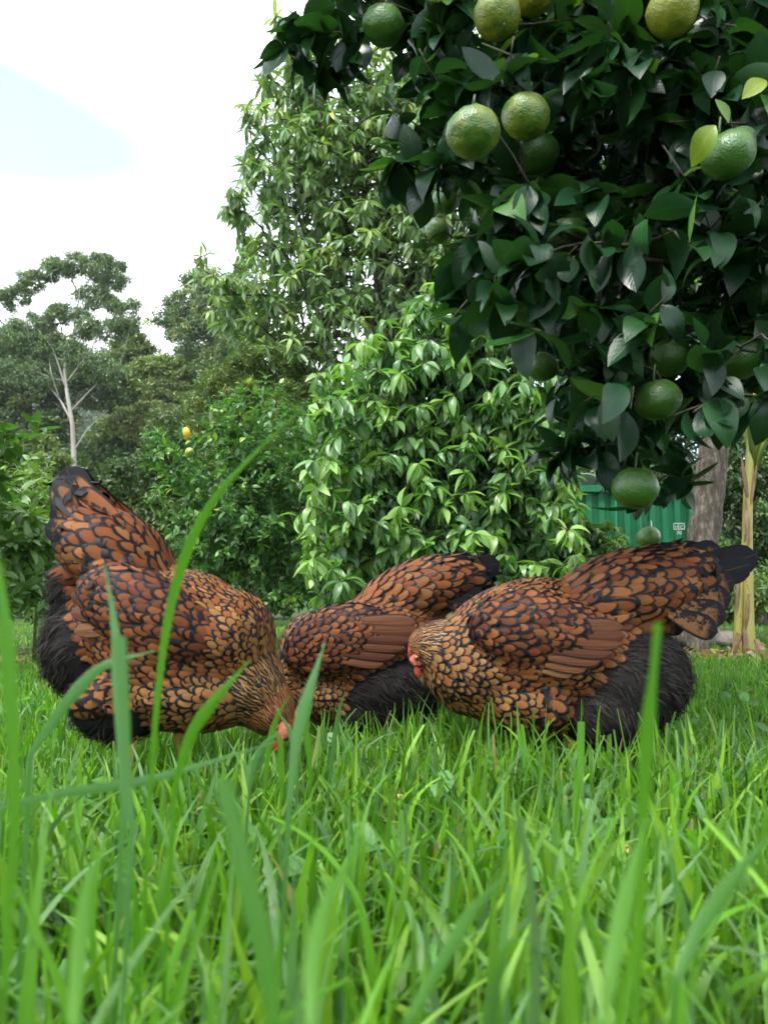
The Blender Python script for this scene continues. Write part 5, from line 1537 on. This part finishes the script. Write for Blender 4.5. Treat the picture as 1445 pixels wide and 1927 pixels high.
for k, (pts_, d0, w_, lab_) in enumerate((
        ([(500, 1470), (505, 1410), (520, 1350), (545, 1310)], 0.85, 0.008, 'grass blade crossing the left hen\'s face'),
        ([(560, 1480), (556, 1420), (545, 1370), (520, 1335)], 0.8, 0.007, 'grass blade leaning left over the left hen\'s beak'),
        ([(585, 1470), (582, 1420), (575, 1370), (590, 1320)], 0.9, 0.008, 'grass blade in front of the left hen\'s comb'),
        ([(470, 1480), (480, 1430), (500, 1395), (540, 1372)], 0.78, 0.007, 'low grass blade under the left hen\'s cheek'),
        ([(530, 1490), (528, 1440), (530, 1400), (512, 1370)], 0.75, 0.0065, 'short grass blade over the left hen\'s wattle'),
        ([(620, 1480), (628, 1400), (640, 1330), (650, 1300)], 0.95, 0.007, 'thin grass blade before the middle hen\'s breast'))):
    long_blade(pts_, d0, d0 * 0.98, w_, lab_, (LG, LB)[k % 2])

# dew on the blades
n = 900
V0, F0 = sphere((0, 0, 0), 1.0, 10, 6)
dp = np.concatenate([g_[:, g_.shape[1] // 2:-1].reshape(-1, 3) for g_ in GP]); dp = dp[rng.choice(len(dp), n, replace=False)]
rr = rng.uniform(0.0005, 0.0011, n); x, y, zz = dp[:, 0], dp[:, 1] - 0.0005, dp[:, 2] + 0.0006
Rm = np.tile(np.eye(3), (n, 1, 1))
V, Fc, uv = batch(V0, F0, np.zeros((len(V0), 2)), Rm, np.stack([x, y, zz], 1), rr)
t = NT('dew_water'); M['dew'] = t.done(t.bsdf((1, 1, 1), 0.02, 0.5, None, **{'Transmission Weight': 1.0, 'IOR': 1.33}))
tag(obj('dew_drops', V, Fc, M['dew']), 'tiny dew drops clinging to the foreground grass', 'dew', None, 'stuff')

# scattered corn and scraps
M['corn'] = mat_plain('cracked_corn', (0.62, 0.40, 0.13), 0.6, 0.3, 120, 0.25)
for px, py, D, r, lab in ((752, 1500, 1.0, 0.006, 'pale corn grain on the lawn below the middle hen'), (372, 1470, 1.02, 0.007, 'corn grain on the lawn below the left hen'),
                          (395, 1476, 1.02, 0.005, 'smaller corn grain beside the one below the left hen'), (650, 1498, 0.98, 0.005, 'golden corn grain left of the pale one'),
                          (1146, 1592, 0.75, 0.005, 'leftmost corn grain of the group on the right'), (1172, 1590, 0.76, 0.0045, 'middle corn grain of the group on the right'),
                          (1188, 1602, 0.74, 0.0045, 'rightmost corn grain of the group on the right'), (1095, 1580, 0.8, 0.0045, 'corn grain lying apart, left of the right-hand group')):
    D = (CAM_H - 0.028) * F / (py - HOR) * 1.01
    c = at(px, py, D)
    V, Fc = sphere((0, 0, 0), 1.0, 12, 8)
    V = V * (1 + 0.35 * np.array([mnoise.noise(Vector(v) * 1.6 + Vector((px, py, 0))) for v in V]))[:, None] * np.array([1.3, 1.0, 0.7]) * r
    tag(obj('corn_grain', V + c, Fc, M['corn'], base=c), lab, 'corn grain', 'corn scattered for the hens')
# leaf litter near the banana plant and at the left
n = 260
x = np.concatenate([rng.normal(at(1390, 1240, 3.9)[0], 0.35, 160), rng.normal(at(50, 1190, 3.4)[0], 0.25, 100)]); y = np.concatenate([rng.normal(3.9, 0.35, 160), rng.normal(3.4, 0.25, 100)])
d = rand_unit(n); d[:, 2] *= 0.3
V, Fc, uv = batch(*LEAF_WEED[1], frames(d, np.array([0, 0, 1.0]) + 0.4 * rng.normal(size=(n, 3))), np.stack([x, y, rng.uniform(0.02, 0.05, n)], 1), rng.uniform(0.03, 0.08, n))
o = obj('leaf_litter', V, Fc, M['bushleaf'], uv=uv, col=np.repeat(leaf_cols(n, (0.20, 0.12, 0.06), 0.35), len(LEAF_WEED[1][0]), 0))
tag(o, 'brown fallen leaves on the grass by the banana plant and sapling', 'leaf litter', None, 'stuff')

# ------------------------------------------------------------------ air
V, Fc = box((0, 205, 64), (920, 550, 130))
hz = obj('haze', V, Fc, None, smooth=False)
hm = bpy.data.materials.new('thin_haze'); hm.use_nodes = True
ht = hm.node_tree; ht.nodes.clear()
ho = ht.nodes.new('ShaderNodeOutputMaterial'); hv = ht.nodes.new('ShaderNodeVolumePrincipled')
hv.inputs['Color'].default_value = (0.92, 0.96, 1.0, 1)
hv.inputs['Density'].default_value = 0.0003
ht.links.new(hv.outputs[0], ho.inputs['Volume'])
hz.data.materials.append(hm)
tag(hz, 'thin pale haze in the air over the valley', 'haze', None, 'stuff')
